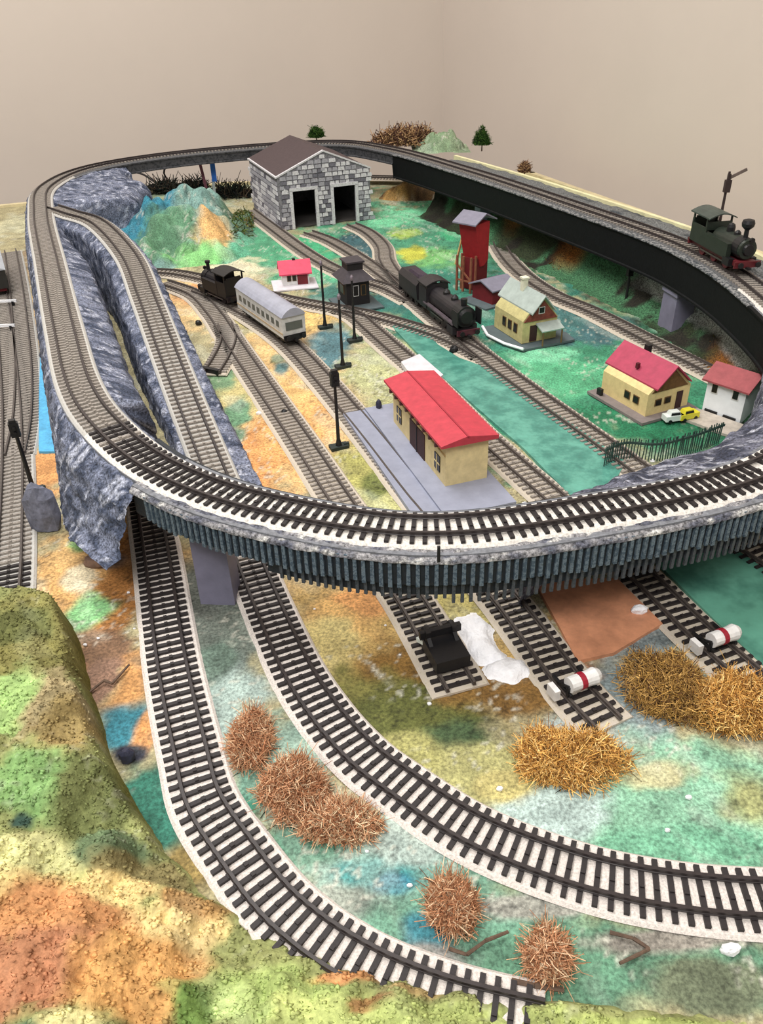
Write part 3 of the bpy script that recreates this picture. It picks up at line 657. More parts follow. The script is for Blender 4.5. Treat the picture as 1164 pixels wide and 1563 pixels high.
flat('hardboard_panel', 'bare brown hardboard panel set in the ground below the front viaduct',
     [(815, 890), (940, 885), (1010, 955), (935, 1000), (880, 1012), (852, 958)], 2.0, 3.5, mat('brown_hardboard', (204, 142, 108), .55, .22, 60, .08), 'panel')
flat('blue_strip', 'bright blue painted strip beside the left-edge tracks',
     [(62, 545), (76, 545), (92, 625), (95, 692), (60, 692), (60, 610)], 2.0, 3.5, mat('bright_blue_paint', (84, 170, 214), .6, .2, 200, .3), 'panel')
flat('white_board', 'small pale board closing the gap above the red-roofed goods shed', [(612, 562), (640, 550), (676, 582), (652, 600), (632, 590)], 7.4, 7.5, mat('pale_board', (214, 210, 216), .7, .1, 100, .1), 'board')
WHITE = mat('white_plaster', (248, 248, 252), .8, .06, 300, .8)
def plasterblob(label, pts, h, seed):
    w_ = np.array([W(*p) for p in pts]); c = w_.mean(0); r = np.abs(w_-c).max(0)+4
    X, Y, Fq = grid(-r[0], r[0], -r[1], r[1], 1.5, 1.5); d = inside_dist(X, Y, w_-c, len(pts))
    Z = np.clip(sst(-3, 6, d+(fbm(X, Y, 12, 3, seed)-.5)*8), 0, 1)*h*(.6+fbm(X, Y, 9, 3, seed+1)*.8)-1.5
    Fq = Fq[Z[Fq].max(1) > -1.4]
    us = np.unique(Fq); rm = -np.ones(len(X), int); rm[us] = np.arange(len(us))
    return tag(mk('plaster_patch', np.stack([X, Y, Z], 1)[us], rm[Fq], WHITE, None, (c[0], c[1], 0), smooth=True), label, 'plaster')
plasterblob('large white plaster patch beside the black buffer stop', [(700, 945), (722, 938), (745, 955), (752, 985), (775, 1005), (765, 1020), (735, 1015), (712, 1000)], 7, 3)
plasterblob('small white plaster patch right of the black buffer stop', [(735, 1020), (760, 1005), (800, 1010), (808, 1030), (780, 1042), (748, 1036)], 6, 5)
# rock
def rock(label, px, py, d, z0=0, seed=1, m=None, name='rock', cat='rock', ztop=None):
    c = W(px, py, z0); rnd = random.Random(seed); V = []; F = []; n = 9
    rings = [(.0, .92), (.35, 1.0), (.75, .9), (1.0, .5)]
    for z, r in rings:
        for i in range(n):
            a = 2*math.pi*i/n; q = r*rnd.uniform(.82, 1.12); V.append((math.cos(a)*d[0]/2*q, math.sin(a)*d[1]/2*q, z*d[2]*rnd.uniform(.9, 1.06)))
    V = [(x, y, 0 if i < n else z) for i, (x, y, z) in enumerate(V)]
    for k in range(3):
        for i in range(n): F.append((k*n+i, k*n+(i+1) % n, (k+1)*n+(i+1) % n, (k+1)*n+i))
    F.append(tuple(range(3*n, 4*n))); F.append(tuple(range(n-1, -1, -1)))
    return tag(mk(name, V, F, m or mat('slate_rock', (112, 114, 130), .7, .3, 180, .5), None, (c[0], c[1], z0)), label, cat)
rock('upright grey-blue faceted rock beside the left-edge track', 72, 805, (26, 16, 38), 0, 4)
rock('low brown stone lying in the orange strip below the rocky embankment', 152, 862, (24, 12, 8), 0, 8, mat('brown_stone', (118, 92, 78), .8, .3, 200, .5))
rock('small dark navy stone at the foot of the foam hillside', 195, 1158, (9, 8, 7), 0, 9, mat('navy_stone', (44, 46, 66), .6, .3, 200, .3))
rock('white oval pebble on the edge of the brown hardboard', 975, 934, (11, 7, 5), 1.8, 12, WHITE, 'pebble', 'pebble')
rock('white pebble on the turf at the lower right below the curved track', 1113, 1452, (9, 5, 4), 0, 13, WHITE, 'pebble', 'pebble')
rock('dark stone on white patch in front of the large black locomotive', 692, 538, (10, 8, 8), 0, 14, BLACKP, 'stone', 'stone')
rock('small black lump on the ochre ground inside the siding loop', 303, 495, (8, 7, 5), 0, 15, BLACKP, 'stone', 'stone')
rock('small black lump beside the siding ballast left of the first mast', 434, 632, (6, 5, 5), 0, 16, BLACKP, 'stone', 'stone')
CR = ['on the foam hill shoulder', 'on brown dirt below the green blotch', 'on teal ground left of the upright rusty tuft', 'stuck in the upright rusty tuft', 'on turf left of the golden bush', 'on the green turf right of the golden bush, upper one',
 'on the green turf near the right curve, lower one', 'beside the black buffer stop', 'between the sleepers of the hillside track', 'on the outer sleepers of the hillside track', 'lying on ochre beside the orange siding ground', 'between the sleepers below the ramp',
 'on orange ground under the viaduct, topmost', 'on orange ground left of the first siding', 'on ochre ground left of the black buffer stop', 'on brown turf below the black buffer stop', 'on the inner edge of the front viaduct track, left one', 'on the inner edge of the front viaduct track, right one', 'where the pond meets the rocky bank', 'at the foot of the picket fence',
 'in the brown dirt beside the foam hill', 'on the orange strip, upper one', 'on the orange strip, lower one', 'above the small rusty tuft', 'on the ballast edge below the ramp', 'under the golden bush', 'beside the large rusty bush', 'outside the right curve', 'on the orange foam patch']
for i, (x, y, s) in enumerate([(90, 960, 3), (150, 975, 2.5), (625, 1352, 3), (672, 1384, 4), (762, 1205, 4), (1050, 1218, 4), (1018, 1268, 3), (690, 1020, 2), (260, 985, 3.5), (278, 960, 2), (395, 632, 6), (440, 1005, 2),
                              (600, 890, 2), (588, 955, 2), (610, 1000, 2), (655, 1075, 3), (800, 770, 5), (845, 745, 3), (925, 748, 5), (995, 705, 5), (130, 985, 3), (196, 905, 2.5), (205, 960, 2), (352, 1140, 3), (480, 930, 2),
                              (860, 1180, 2), (560, 1300, 2.5), (925, 1330, 2), (90, 1290, 3)]):
    rock('tiny white plaster crumb '+CR[i], x, y, (s*.9, s*.6, s*.45), 0, 20+i, WHITE, 'crumb', 'crumb')['group'] = 'loose white crumbs on the scenery'
TW = mat('twig_bark', (96, 76, 62), .8, .3, 300, .3)
def twig(label, pts, r=.9):
    b = MB(); c = W(*pts[0][:2]); P = [(W(x, y)[0]-c[0], W(x, y)[1]-c[1], z) for x, y, z in pts]
    for p, q in zip(P[:-1], P[1:]): b.cyl(p, q, r, r*.8, 6)
    tag(b.mk('twig', TW, None, (c[0], c[1], 0)), label, 'twig')
twig('crooked brown twig left of the lowest rusty tuft', [(685, 1450, 1), (712, 1460, 1.5), (740, 1440, 2), (775, 1425, 1.5)])
twig('forked brown twig lying right of the lowest rusty tuft', [(930, 1425, 1), (965, 1436, 2), (990, 1450, 1), (975, 1458, 1), (945, 1472, .8)])
twig('pale flat twig along the edge of the foam hillside', [(780, 1500, 1.5), (815, 1508, 2), (860, 1514, 1.5)], 1.3)
twig('bent twig lying on the orange strip beside the foreground track', [(135, 1060, 1), (160, 1042, 2), (172, 1046, 1.5), (198, 1018, 2)], .9)

# ------------------------------------------------------------------ buffer stops
def buffer_stop(label, pth, u, style, flip=0):
    p, t, n = pth.at(u); a = math.atan2(t[1], t[0])
    if style == 'red':
        g = thing('buffer_stop', label, 'buffer stop', (p[0], p[1], p[2]+5.5), a)
        wm = mat('off_white_plastic', (226, 224, 222), .5, .1, 200, .1); rm = mat('dark_red_paint', (150, 24, 44), .5, .1, 200, .05)
        b = MB().cyl((0, -8, 7.5), (0, 5, 7.5), 4.6, n=14); b.cyl((0, 5, 7.5), (0, 9, 7.5), 4.6, 5.2, n=14); b.cyl((0, 9, 7.5), (0, 12, 7.5), 5.2, 3.4, n=14); b.mk('buffer_beam', wm, g, smooth=False)
        MB().cyl((0, -1.6, 7.5), (0, 1.6, 7.5), 5.0, n=14).mk('red_band', rm, g)
        for s in (-1, 1):
            b = MB().box((-5, s*8.25, 2.5), (18, 1.6, 1.6), ry=-.0); b.box((-4, s*8.25, 4.2), (12, 1.6, 1.6), ry=-.5); b.box((1, s*8.25, 3.5), (2, 2, 7)); b.mk('support_strut', BLACKP, g)
        MB().box((-3, -15.5, 3), (8, 3.4, 7)).mk('end_block', wm, g)
    else:
        g = thing('buffer_stop', label, 'buffer stop', (p[0], p[1], p[2]+5.5), a)
        b = MB()
        for s in (-1, 1):
            b = MB().box((0, s*8.25, 8), (3, 3, 16)); b.box((8, s*8.25, 6), (20, 2.4, 2.4), ry=.62); b.box((2, s*8.25, 1), (30, 4, 2)); b.mk('post', BLACKP, g)
        MB().box((-1.5, 0, 13), (3, 26, 5)).mk('cross_beam', BLACKP, g)
        MB().box((8, 0, 5), (24, 21, 8)).mk('weight_box', BLACKP, g)
        for s in (-1, 1): MB().cyl((-3, s*8.25, 13), (-6, s*8.25, 13), 2.6, n=10).mk('buffer_pad', BLACKP, g)
        MB().box((-7, -5, 4.5), (8, 13, 3), rz=.3, ry=-.3).mk('pale_block', mat('pale_green_block', (226, 234, 228), .7, .1, 200, .1), g)
buffer_stop('black double-post buffer stop beside the white plaster', Y1, Y1.L-32, 'black')
buffer_stop('white buffer with red band on the siding above the straw bush', Y2, Y2.L-26, 'red')
buffer_stop('white buffer with red band at the right edge beside the dark pond', Y3, Y3.near(W(1122, 985)), 'red')

# ------------------------------------------------------------------ masts
def mast(label, px, py, h, head=True, r=1.5, name='signal_mast'):
    c = W(px, py); g = thing(name, label, 'mast', (c[0], c[1], 0), .35)
    b = MB().box((0, 0, 1), (16, 9, 3)); b.box((7, 0, 1.5), (5, 3, 4)); b.mk('base_plate', mat('dark_green_iron', (34, 44, 42), .6, .2, 300, .1), g)
    MB().cyl((0, 0, 2), (0, 0, h*.12), r*2, r*1.2, 8).cyl((0, 0, h*.12), (0, 0, h), r*1.1, r*.8, 8).mk('pole', BLACKP, g)
    if head:
        b = MB().box((0, 0, h-5), (7, 5, 12)); b.box((0, 0, h+2), (5, 4, 3)); b.mk('signal_head', BLACKP, g)
        MB().cyl((0, -2.4, h-3), (0, -4, h-3), 1.4, n=8).cyl((0, -2.4, h-7), (0, -4, h-7), 1.4, n=8).mk('lamp_hood', BLACKP, g)
    else:
        MB().lathe((0, 0, h-1), [(1.2, 0), (1.9, 2), (1.9, 4), (.8, 6)], 8).mk('lamp', mat('pale_lamp', (120, 108, 118), .4, .1, 200, 0), g)
mast('black signal mast standing on the green strip left of the goods shed', 517, 683, 70)
mast('black mast with pale lamp in front of the black signal cabin', 523, 560, 74, False)
mast('thin black mast left of the black signal cabin', 496, 500, 74, False)
mast('black mast rising before the signal cabin doorway, right of its neighbours', 541, 520, 70, False)
mast('leaning-looking black mast at the left edge above the grey rock', 52, 750, 62, True, 1.7)
mast('black signal under the right-hand viaduct beside its pier', 954, 464, 46)

# ------------------------------------------------------------------ buildings
WIN = mat('dark_window', (24, 22, 24), .3, .1, 100, 0)
def gable(g, x0, x1, y0, y1, z0, eave, ridge, wm, along='x'):
    """gabled body, ridge along x"""
    ym = (y0+y1)/2
    MB().xprism([(y0, z0), (y1, z0), (y1, eave), (ym, ridge), (y0, eave)], x0, x1).mk('wall', wm, g)
def roofslabs(g, x0, x1, y0, y1, eave, ridge, over, th, m, oy=None, name='roof_slope'):
    ym = (y0+y1)/2; oy = over if oy is None else oy; k = (ridge-eave)/(ym-y0)
    for s in (-1, 1):
        ye = ym+s*((y1-y0)/2+oy); ze = eave-oy*k
        poly = [(ym, ridge), (ye, ze), (ye, ze+th), (ym, ridge+th)]
        recalc(MB().xprism(poly, x0-over, x1+over).mk(name, m, g))
# engine shed (ridge along local y -> build with x as front-back)
c = W(430, 352); A0 = math.radians(20.5)
sh = thing('engine_shed', 'large grey stone engine shed with brown gabled roof and two doorways', 'building', (c[0], c[1], 0), A0+math.pi/2)
STONE = mat('shed_stone_wall', (150, 148, 154), .85, .25, 300, .5, col2=(100, 98, 104))
# local frame: x = back along the shed, y = towards the left (negative = along the front to the right)
SW, SLn, SE, SRdg = 158, 188, 82, 114
b = MB()
def wbox(b, x0, x1, y0, y1, z0, z1): return b.box(((x0+x1)/2, (y0+y1)/2, (z0+z1)/2), (x1-x0, y1-y0, z1-z0))
doors = [(22, 62), (92, 132)]; DH = 59
# front wall with two openings: piers, lintel gable
ys = [0]+[v for d in doors for v in d]+[SW]
for k in range(0, 6, 2): wbox(b, 0, 6, -ys[k+1], -ys[k], 0, DH)
b.xprism([(0, DH), (0, SE), (-SW/2, SRdg), (-SW, SE), (-SW, DH)], 0, 6)
recalc(b.mk('front_wall', STONE, sh))
b = MB(); wbox(b, 6, SLn, -6, 0, 0, SE); b.mk('side_wall', STONE, sh)
b = MB(); wbox(b, 6, SLn, -SW, -SW+6, 0, SE); b.mk('side_wall', STONE, sh)
recalc(MB().xprism([(0, 0), (0, SE), (-SW/2, SRdg), (-SW, SE), (-SW, 0)], SLn-6, SLn).mk('rear_wall', STONE, sh))
roofslabs(sh, 6, SLn, -SW, 0, SE-2, SRdg-3, 2, 3, mat('brown_roof_sheet', (74, 60, 62), .75, .12, 200, .2))
# stones proud of the wall
SM = [mat('stone_pale', (212, 210, 214), .85, .2, 400, .4), mat('stone_mid', (162, 160, 168), .85, .2, 400, .4), mat('stone_dark', (112, 110, 120), .85, .2, 400, .4)]
stone_mesh = []
for k in range(3):
    o = MB().box((0, 0, 0), (1, 1, 1), taper=.85).mk('stone', SM[k], sh, (-1, -10, 10)); o.scale = (2, 8, 5); stone_mesh.append(o)
rs = random.Random(3); cnt = 0; extra = MB()
def stone(x, y, z, sx, sy, sz):
    o = bpy.data.objects.new('stone', stone_mesh[rs.choice((0, 0, 1, 1, 2))].data); C.objects.link(o); o.parent = sh
    o.location = (x*S, y*S, z*S); o.scale = (sx, sy, sz); o.rotation_euler = (rs.uniform(-.06, .06), 0, 0)
z = 3.5
while z < SRdg-4 and cnt < 190:
    y = -3.0+rs.uniform(-2, 2)
    while y > -SW+3:
        wd = rs.uniform(7, 13); yc = y-wd/2
        top = SE+(SRdg-SE)*(1-abs(yc+SW/2)/(SW/2))
        if z < top-4 and not any(-d1-1 < yc < -d0+1 and z < DH+2 for d0, d1 in doors): stone(-.6, yc, z, 2, wd-1.2, 5.6); cnt += 1
        y -= wd
    z += 6.9
z = 3.5
while z < SE-3 and cnt < 290:
    x = 3
    while x < SLn-6 and cnt < 290:
        wd = rs.uniform(12, 20); stone(x+wd/2, .6, z, wd-1.4, 2, 5.6); x += wd; cnt += 1
    z += 7.6
for o in stone_mesh: o.scale = (2, 7, 5)
stone_mesh[0].location = (-.6*S, -12*S, 62*S); stone_mesh[1].location = (-.6*S, -77*S, 88*S); stone_mesh[2].location = (-.6*S, -145*S, 66*S)
for d0, d1 in doors:       # pale door surrounds
    b = MB()
    for yy in (-d0+1.5, -d1-1.5): wbox(b, -2.5, 1, yy-2.5, yy+2.5, 0, DH+1)
    wbox(b, -2.5, 1, -d1-4, -d0+4, DH, DH+5); b.mk('door_surround', SM[0], sh)
for s_, nm in ((0, 'verge_trim'), (-SW, 'verge_trim')):
    b = MB(); y_ = s_; recalc(b.xprism([(y_+(2 if s_ == 0 else -2), SE-1), (-SW/2, SRdg), (-SW/2, SRdg+2.5), (y_+(2 if s_ == 0 else -2), SE+1.5)], -1.5, 3).mk(nm, SM[0], sh))
MB().box((SLn/2, 1.5, SE), (SLn, 3, 2.5)).mk('eave_trim', SM[0], sh)
MB().box((SLn/2, -SW/2, 1), (SLn-14, SW-14, 2)).mk('shed_floor', mat('shed_floor_grey', (70, 66, 64), .9, .1, 100, .1), sh)

# goods shed with red roof on grey platform
PLAT = mat('grey_platform', (146, 150, 168), .7, .08, 80, .05)
c = W(54+582, 0) if False else (54, 532)
gA = math.radians(108)
gs = thing('goods_shed', 'cream goods shed with long bright red roof on a grey platform', 'building', (c[0], c[1], 0), gA)
# local x along length (away), y to the left
MB().box((62, -11, 3.5), (196, 58, 7)).mk('platform', PLAT, gs)
MB().box((66, 28, 2.5), (190, 22, 5)).mk('platform_ramp', PLAT, gs)
CREAM = mat('cream_wall', (222, 202, 150), .75, .1, 150, .1)
x0, x1, y0, y1 = 4, 124, -34, 2
b = MB(); wbox(b, x0, x1, y0, y1, 6, 45); b.mk('wall', CREAM, gs)
ROOFR = mat('red_roof', (188, 58, 72), .65, .12, 120, .1)
b = MB(); b.xprism([(y0-6, 44), (y1+6, 44), (y1+6, 46), ((y0+y1)/2+2, 51), (y0-6, 47)], x0-5, x1+7); recalc(b.mk('roof', ROOFR, gs))
MB().box(((x0+x1)/2, (y0+y1)/2+2, 51), (x1-x0+12, 1.4, 1.2)).mk('roof_ridge', mat('red_ridge', (160, 40, 56), .65, .1, 100, 0), gs)
d = MB(); d.box((64, y1+.2, 19), (34, 1.2, 24)); dd = d.mk('loading_door', mat('dark_brown_door', (62, 34, 34), .7, .2, 200, .1), gs)
MB().box((64, y1+1.0, 19), (1, .6, 24)).mk('door_batten', BLACKP, dd, (0, 0, 0))
for xx in (20, 108):
    o = MB().box((xx, y1+.2, 21), (11, 1.2, 14)).mk('window', WIN, gs)
    MB().box((xx, y1+.9, 21), (1, .5, 14)).box((xx, y1+.9, 21), (11, .5, 1)).mk('glazing_bar', CREAM, o)
for k in range(9): MB().box((12+k*13, y1+3.4, 41.5), (2, 5.5, 3.5)).mk('roof_bracket', mat('brown_bracket', (80, 46, 44), .7, .1, 100, 0), gs)
MB().box(((x0+x1)/2, y1+.3, 34), (x1-x0, .8, 1)).mk('wall_band', mat('tan_band', (176, 148, 96), .7, .1, 100, 0), gs)
rock('small navy figure-sized block on the corner of the goods shed platform', 578, 622, (6, 6, 8), 7, 33, mat('navy_stone'), 'block', 'block')

def house(label, c, rz, Lx, Ly, z0, eave, ridge, wm, rm, over=4, name='model_house', th=1.6):
    g = thing(name, label, 'building', (c[0], c[1], 0), rz)
    gable(g, 0, Lx, 0, Ly, z0, eave, ridge, wm); roofslabs(g, 0, Lx, 0, Ly, eave, ridge, over, th, rm)
    return g
def win(g, x, y, z, w_, h, face, fm=None, name='window'):
    """face: 'y-' 'y+' 'x-' 'x+'"""
    if face[0] == 'y':
        s = -1 if face[1] == '-' else 1
        f = MB().box((x, y+s*.2, z), (w_+1.6, .9, h+1.6)).mk('window_frame', fm or MATS['off_white_plastic'], g); MB().box((x, y+s*.5, z), (w_, .9, h)).mk('pane', WIN, f)
    else:
        s = -1 if face[1] == '-' else 1
        f = MB().box((x+s*.2, y, z), (.9, w_+1.6, h+1.6)).mk('window_frame', fm or MATS['off_white_plastic'], g); MB().box((x+s*.5, y, z), (.9, w_, h)).mk('pane', WIN, f)
BROWNF = mat('brown_frame', (110, 84, 50), .7, .1, 100, 0)
# yellow house with crimson roof: front-left-bottom corner at (983,640); local x from gable end backwards
YW = mat('yellow_wall', (226, 204, 146), .75, .1, 150, .1)
CRIM = mat('crimson_roof', (176, 60, 88), .6, .12, 120, .15)
c = (243, 651); hz = math.radians(115)
h1 = house('yellow house with crimson gabled roof and grey terrace on green ground', c, hz, 62, -50, 2, 24, 47, YW, CRIM, 5)
MB().box((30, -22, 1.2), (78, 66, 2.6)).mk('terrace', mat('grey_terrace', (128, 118, 116), .8, .1, 150, .1), h1)
MB().xprism([(-46, 24.5), (-4, 24.5), (-25, 45)], -.6, .2).mk('gable_boarding', mat('brown_boards', (110, 78, 40), .8, .3, 200, .3), h1)
for xx in (14, 26): win(h1, xx, 0, 14, 6, 6, 'y+', BROWNF)
for yy in (-13, -24): win(h1, 0, yy, 14, 6, 5, 'x-', BROWNF)
MB().box((-.3, -38, 11), (.9, 7, 17)).mk('door', mat('dark_brown_door'), h1)
MB().box((40, -30, 46), (5, 5, 12)).mk('chimney', BLACKP, h1); MB().box((30, -11, 39), (3, 3, 5)).mk('roof_vent', mat('maroon', (90, 16, 34), .6, .1, 100, 0), h1)
for xx in (55, 58): MB().box((xx, 6, 5), (3, 3, 8)).mk('water_butt', BLACKP, h1)
# grey roofed house with brown gable
c = (160, 832); hz = math.radians(112)
h2 = house('cream and brown cottage with pale grey roof and white chimney on a curved base', c, hz, 60, -44, 3, 28, 54, mat('olive_cream_wall', (196, 186, 130), .8, .15, 150, .15), mat('pale_grey_roof', (170, 182, 176), .7, .1, 120, .15), 7)
MB().xprism([(-43, 27), (-1, 27), (-22, 51)], -1.2, .2).mk('gable_boarding', mat('rust_boards', (126, 62, 50), .8, .3, 200, .3), h2)
bb = MB(); bb.prism([(-14, 6), (-14, -60), (8, -64), (66, -50), (66, 12), (40, 20), (10, 16)], 0, 2.4); recalc(bb.mk('base_plate', mat('dark_base', (84, 96, 100), .8, .1, 100, .1), h2))
bb = MB(); arc = [(-14, 6), (10, 16), (40, 20), (66, 12)]
for p, q in zip(arc[:-1], arc[1:]): bb.cyl((p[0], p[1], 3), (q[0], q[1], 3), 1.6, n=8)
bb.mk('kerb', WHITE, h2)
for xx in (14, 26, 38): win(h2, xx, 0, 17, 6, 9, 'y+', BROWNF)
win(h2, -.8, -22, 38, 6, 6, 'x-', mat('off_white_plastic')); MB().box((-.2, -14, 13), (1, 9, 18)).mk('door', mat('dark_brown_door'), h2)
MB().box((34, -20, 56), (6, 6, 16)).box((34, -20, 64), (8, 8, 2)).mk('chimney', mat('chimney_white', (226, 224, 200), .8, .1, 100, .1), h2)
MB().box((-8, -30, 21), (15, 28, 1.5), ry=-.35).mk('porch_roof', MATS['pale_grey_roof'], h2)
for yy in (-18, -42): MB().cyl((-14, yy, 2), (-14, yy, 18), .9, n=6).mk('porch_post', BROWNF, h2)
# coal tower
c = (112, 1036); tA = math.radians(-43)
RED = mat('barn_red', (168, 34, 40), .7, .12, 150, .15)
ct = thing('coal_tower', 'tall red timber coal tower with grey lean-to roof on trestle legs', 'tower', (c[0], c[1], 0), tA)
b = MB(); b.xprism([(-2, 84), (28, 84), (28, 36), (20, 30), (12, 30)], -2, 24); recalc(b.mk('hopper', RED, ct))
b = MB(); wbox(b, 0, 22, 6, 30, 0, 40); b.mk('lower_body', mat('dark_red', (110, 22, 30), .7, .15, 150, .1), ct)
roofslabs(ct, -4, 26, -6, 34, 86, 95, 3, 1.6, mat('slate_grey_roof', (128, 126, 142), .7, .1, 120, .1))
for x, y in ((0, -6), (10, -6), (22, -6), (0, 4), (22, 4)): MB().box((x, y, 22), (2.4, 2.4, 46)).mk('trestle_leg', mat('rust_timber', (140, 84, 60), .8, .2, 200, .2), ct)
MB().box((11, -6, 24), (26, 1.6, 2), ry=.7).mk('brace', MATS['rust_timber'], ct); MB().box((11, -6, 14), (24, 1.6, 2)).mk('brace', MATS['rust_timber'], ct)
b = MB().box((-3.3, 6, 60), (1.6, 3, 60), rx=-.38); b.mk('edge_trim', mat('tan_band'), ct)
c = (131, 985); cs = thing('coal_shed', 'low dark red shed with grey roof against the coal tower', 'building', (c[0], c[1], 0), math.radians(-56+90))
gable(cs, 0, 36, -26, 12, 0, 20, 27, mat('dark_red')); roofslabs(cs, 0, 36, -26, 12, 20, 27, 4, 1.6, MATS['slate_grey_roof'])
MB().box((18, -8, 1), (70, 50, 2)).mk('base_plate', mat('dark_base'), cs)
# small hut with red roof
c = W(432, 438); hh = house('tiny white hut with crimson roof beside the cross track', c, math.radians(10), 36, 26, 0, 19, 30, mat('off_white_plastic'), mat('rose_roof', (214, 70, 100), .6, .1, 120, .1), 4, 'model_hut')
for xx in (9, 16): win(hh, xx, 0, 11, 4, 7, 'y-', BROWNF)
MB().box((27, -.6, 9), (14, 1.2, 16)).mk('porch', mat('dark_red'), hh); MB().box((18, 14, 30), (4, 4, 6)).mk('chimney', BLACKP, hh)
MB().box((16, 4, .8), (60, 46, 1.6)).mk('base_plate', mat('pale_board'), hh)
# white house at the right edge
c = (300, 664); wh = house('white house with faded red roof tucked against the right rocky bank', c, math.radians(-50), 37, 32, 0, 33, 42, mat('bright_white_wall', (238, 242, 246), .7, .05, 100, .05), mat('faded_red_roof', (158, 78, 82), .7, .15, 120, .15), 4)
for xx in (8, 28): win(wh, xx, 0, 26, 5, 9, 'y-')
for xx in (9, 27): MB().box((xx, -.8, 2.4), (12, 1.4, 3)).mk('cellar_vent', BLACKP, wh)
b = MB(); b.box((20, -16, 1), (52, 28, 2.4)); b.mk('paved_yard', mat('pale_paving', (186, 176, 164), .85, .15, 150, .2), wh)
# black signal cabin
c = W(530, 470); SBX = thing('signal_cabin', 'black signal cabin with dark hipped roof between the masts', 'building', (c[0], c[1], 0), math.radians(20))
b = MB(); wbox(b, 0, 30, -0, 34, 0, 34); b.mk('wall', mat('soot_black', (30, 26, 28), .7, .2, 200, .1), SBX)
b = MB(); b.add([(-6, -6, 32), (36, -6, 32), (36, 40, 32), (-6, 40, 32), (6, 8, 44), (24, 8, 44), (24, 28, 44), (6, 28, 44)], [(3, 2, 1, 0), (0, 1, 5, 4), (1, 2, 6, 5), (2, 3, 7, 6), (3, 0, 4, 7), (4, 5, 6, 7)])
b.mk('roof', mat('charcoal_roof', (62, 56, 62), .6, .2, 200, .1), SBX)
MB().box((15, 18, 48), (20, 22, 9)).mk('roof_lantern', mat('soot_black'), SBX); MB().box((15, 18, 53), (24, 26, 2)).mk('lantern_roof', mat('charcoal_roof'), SBX)
win(SBX, 12, 0, 20, 6, 12, 'y-', mat('off_white_plastic')); win(SBX, 22, 0, 20, 5, 12, 'y-', BROWNF); win(SBX, 0, 16, 20, 12, 10, 'x-', BROWNF)
MB().box((15, 10, .8), (54, 60, 1.8)).mk('base_plate', mat('dark_base'), SBX)

# ------------------------------------------------------------------ rolling stock (x forward, z from rail top)
def place(path, pxy, z=0):
    u = path.near(W(pxy[0], pxy[1], z)); p, t, n = path.at(u); return p, math.atan2(t[1], t[0])
def wheels(g, xs, r, m, rod=True):
    for s in (-1, 1):
        for x in xs:
            wv = MB().cyl((x, s*7.2, r-.3), (x, s*9.2, r-.3), r, n=16).cyl((x, s*7.0, r-.3), (x, s*7.4, r-.3), r*1.1, n=16).mk('wheel', m, g)
            MB().cyl((x, s*9.2, r-.3), (x, s*10, r-.3), r*.3, n=8).mk('hub', BLACKP, wv)
        if rod: MB().box(((xs[0]+xs[-1])/2, s*10.4, r-.3), (abs(xs[0]-xs[-1])+3, .8, 1.6)).mk('coupling_rod', mat('steel_rod', (120, 110, 108), .35, .1, 100, 0, metal=.7), g)
def buffers(g, x, sx, m):
    MB().box((x, 0, 9), (2, 27, 6)).mk('buffer_beam', m, g)
    for s in (-1, 1): MB().cyl((x, s*9, 9.5), (x+sx*4, s*9, 9.5), 1.1, n=8).cyl((x+sx*4, s*9, 9.5), (x+sx*5, s*9, 9.5), 2.8, n=12).mk('buffer', BLACKP, g)
    MB().box((x+sx*3, 0, 6), (6, 3, 2)).mk('coupling', BLACKP, g)
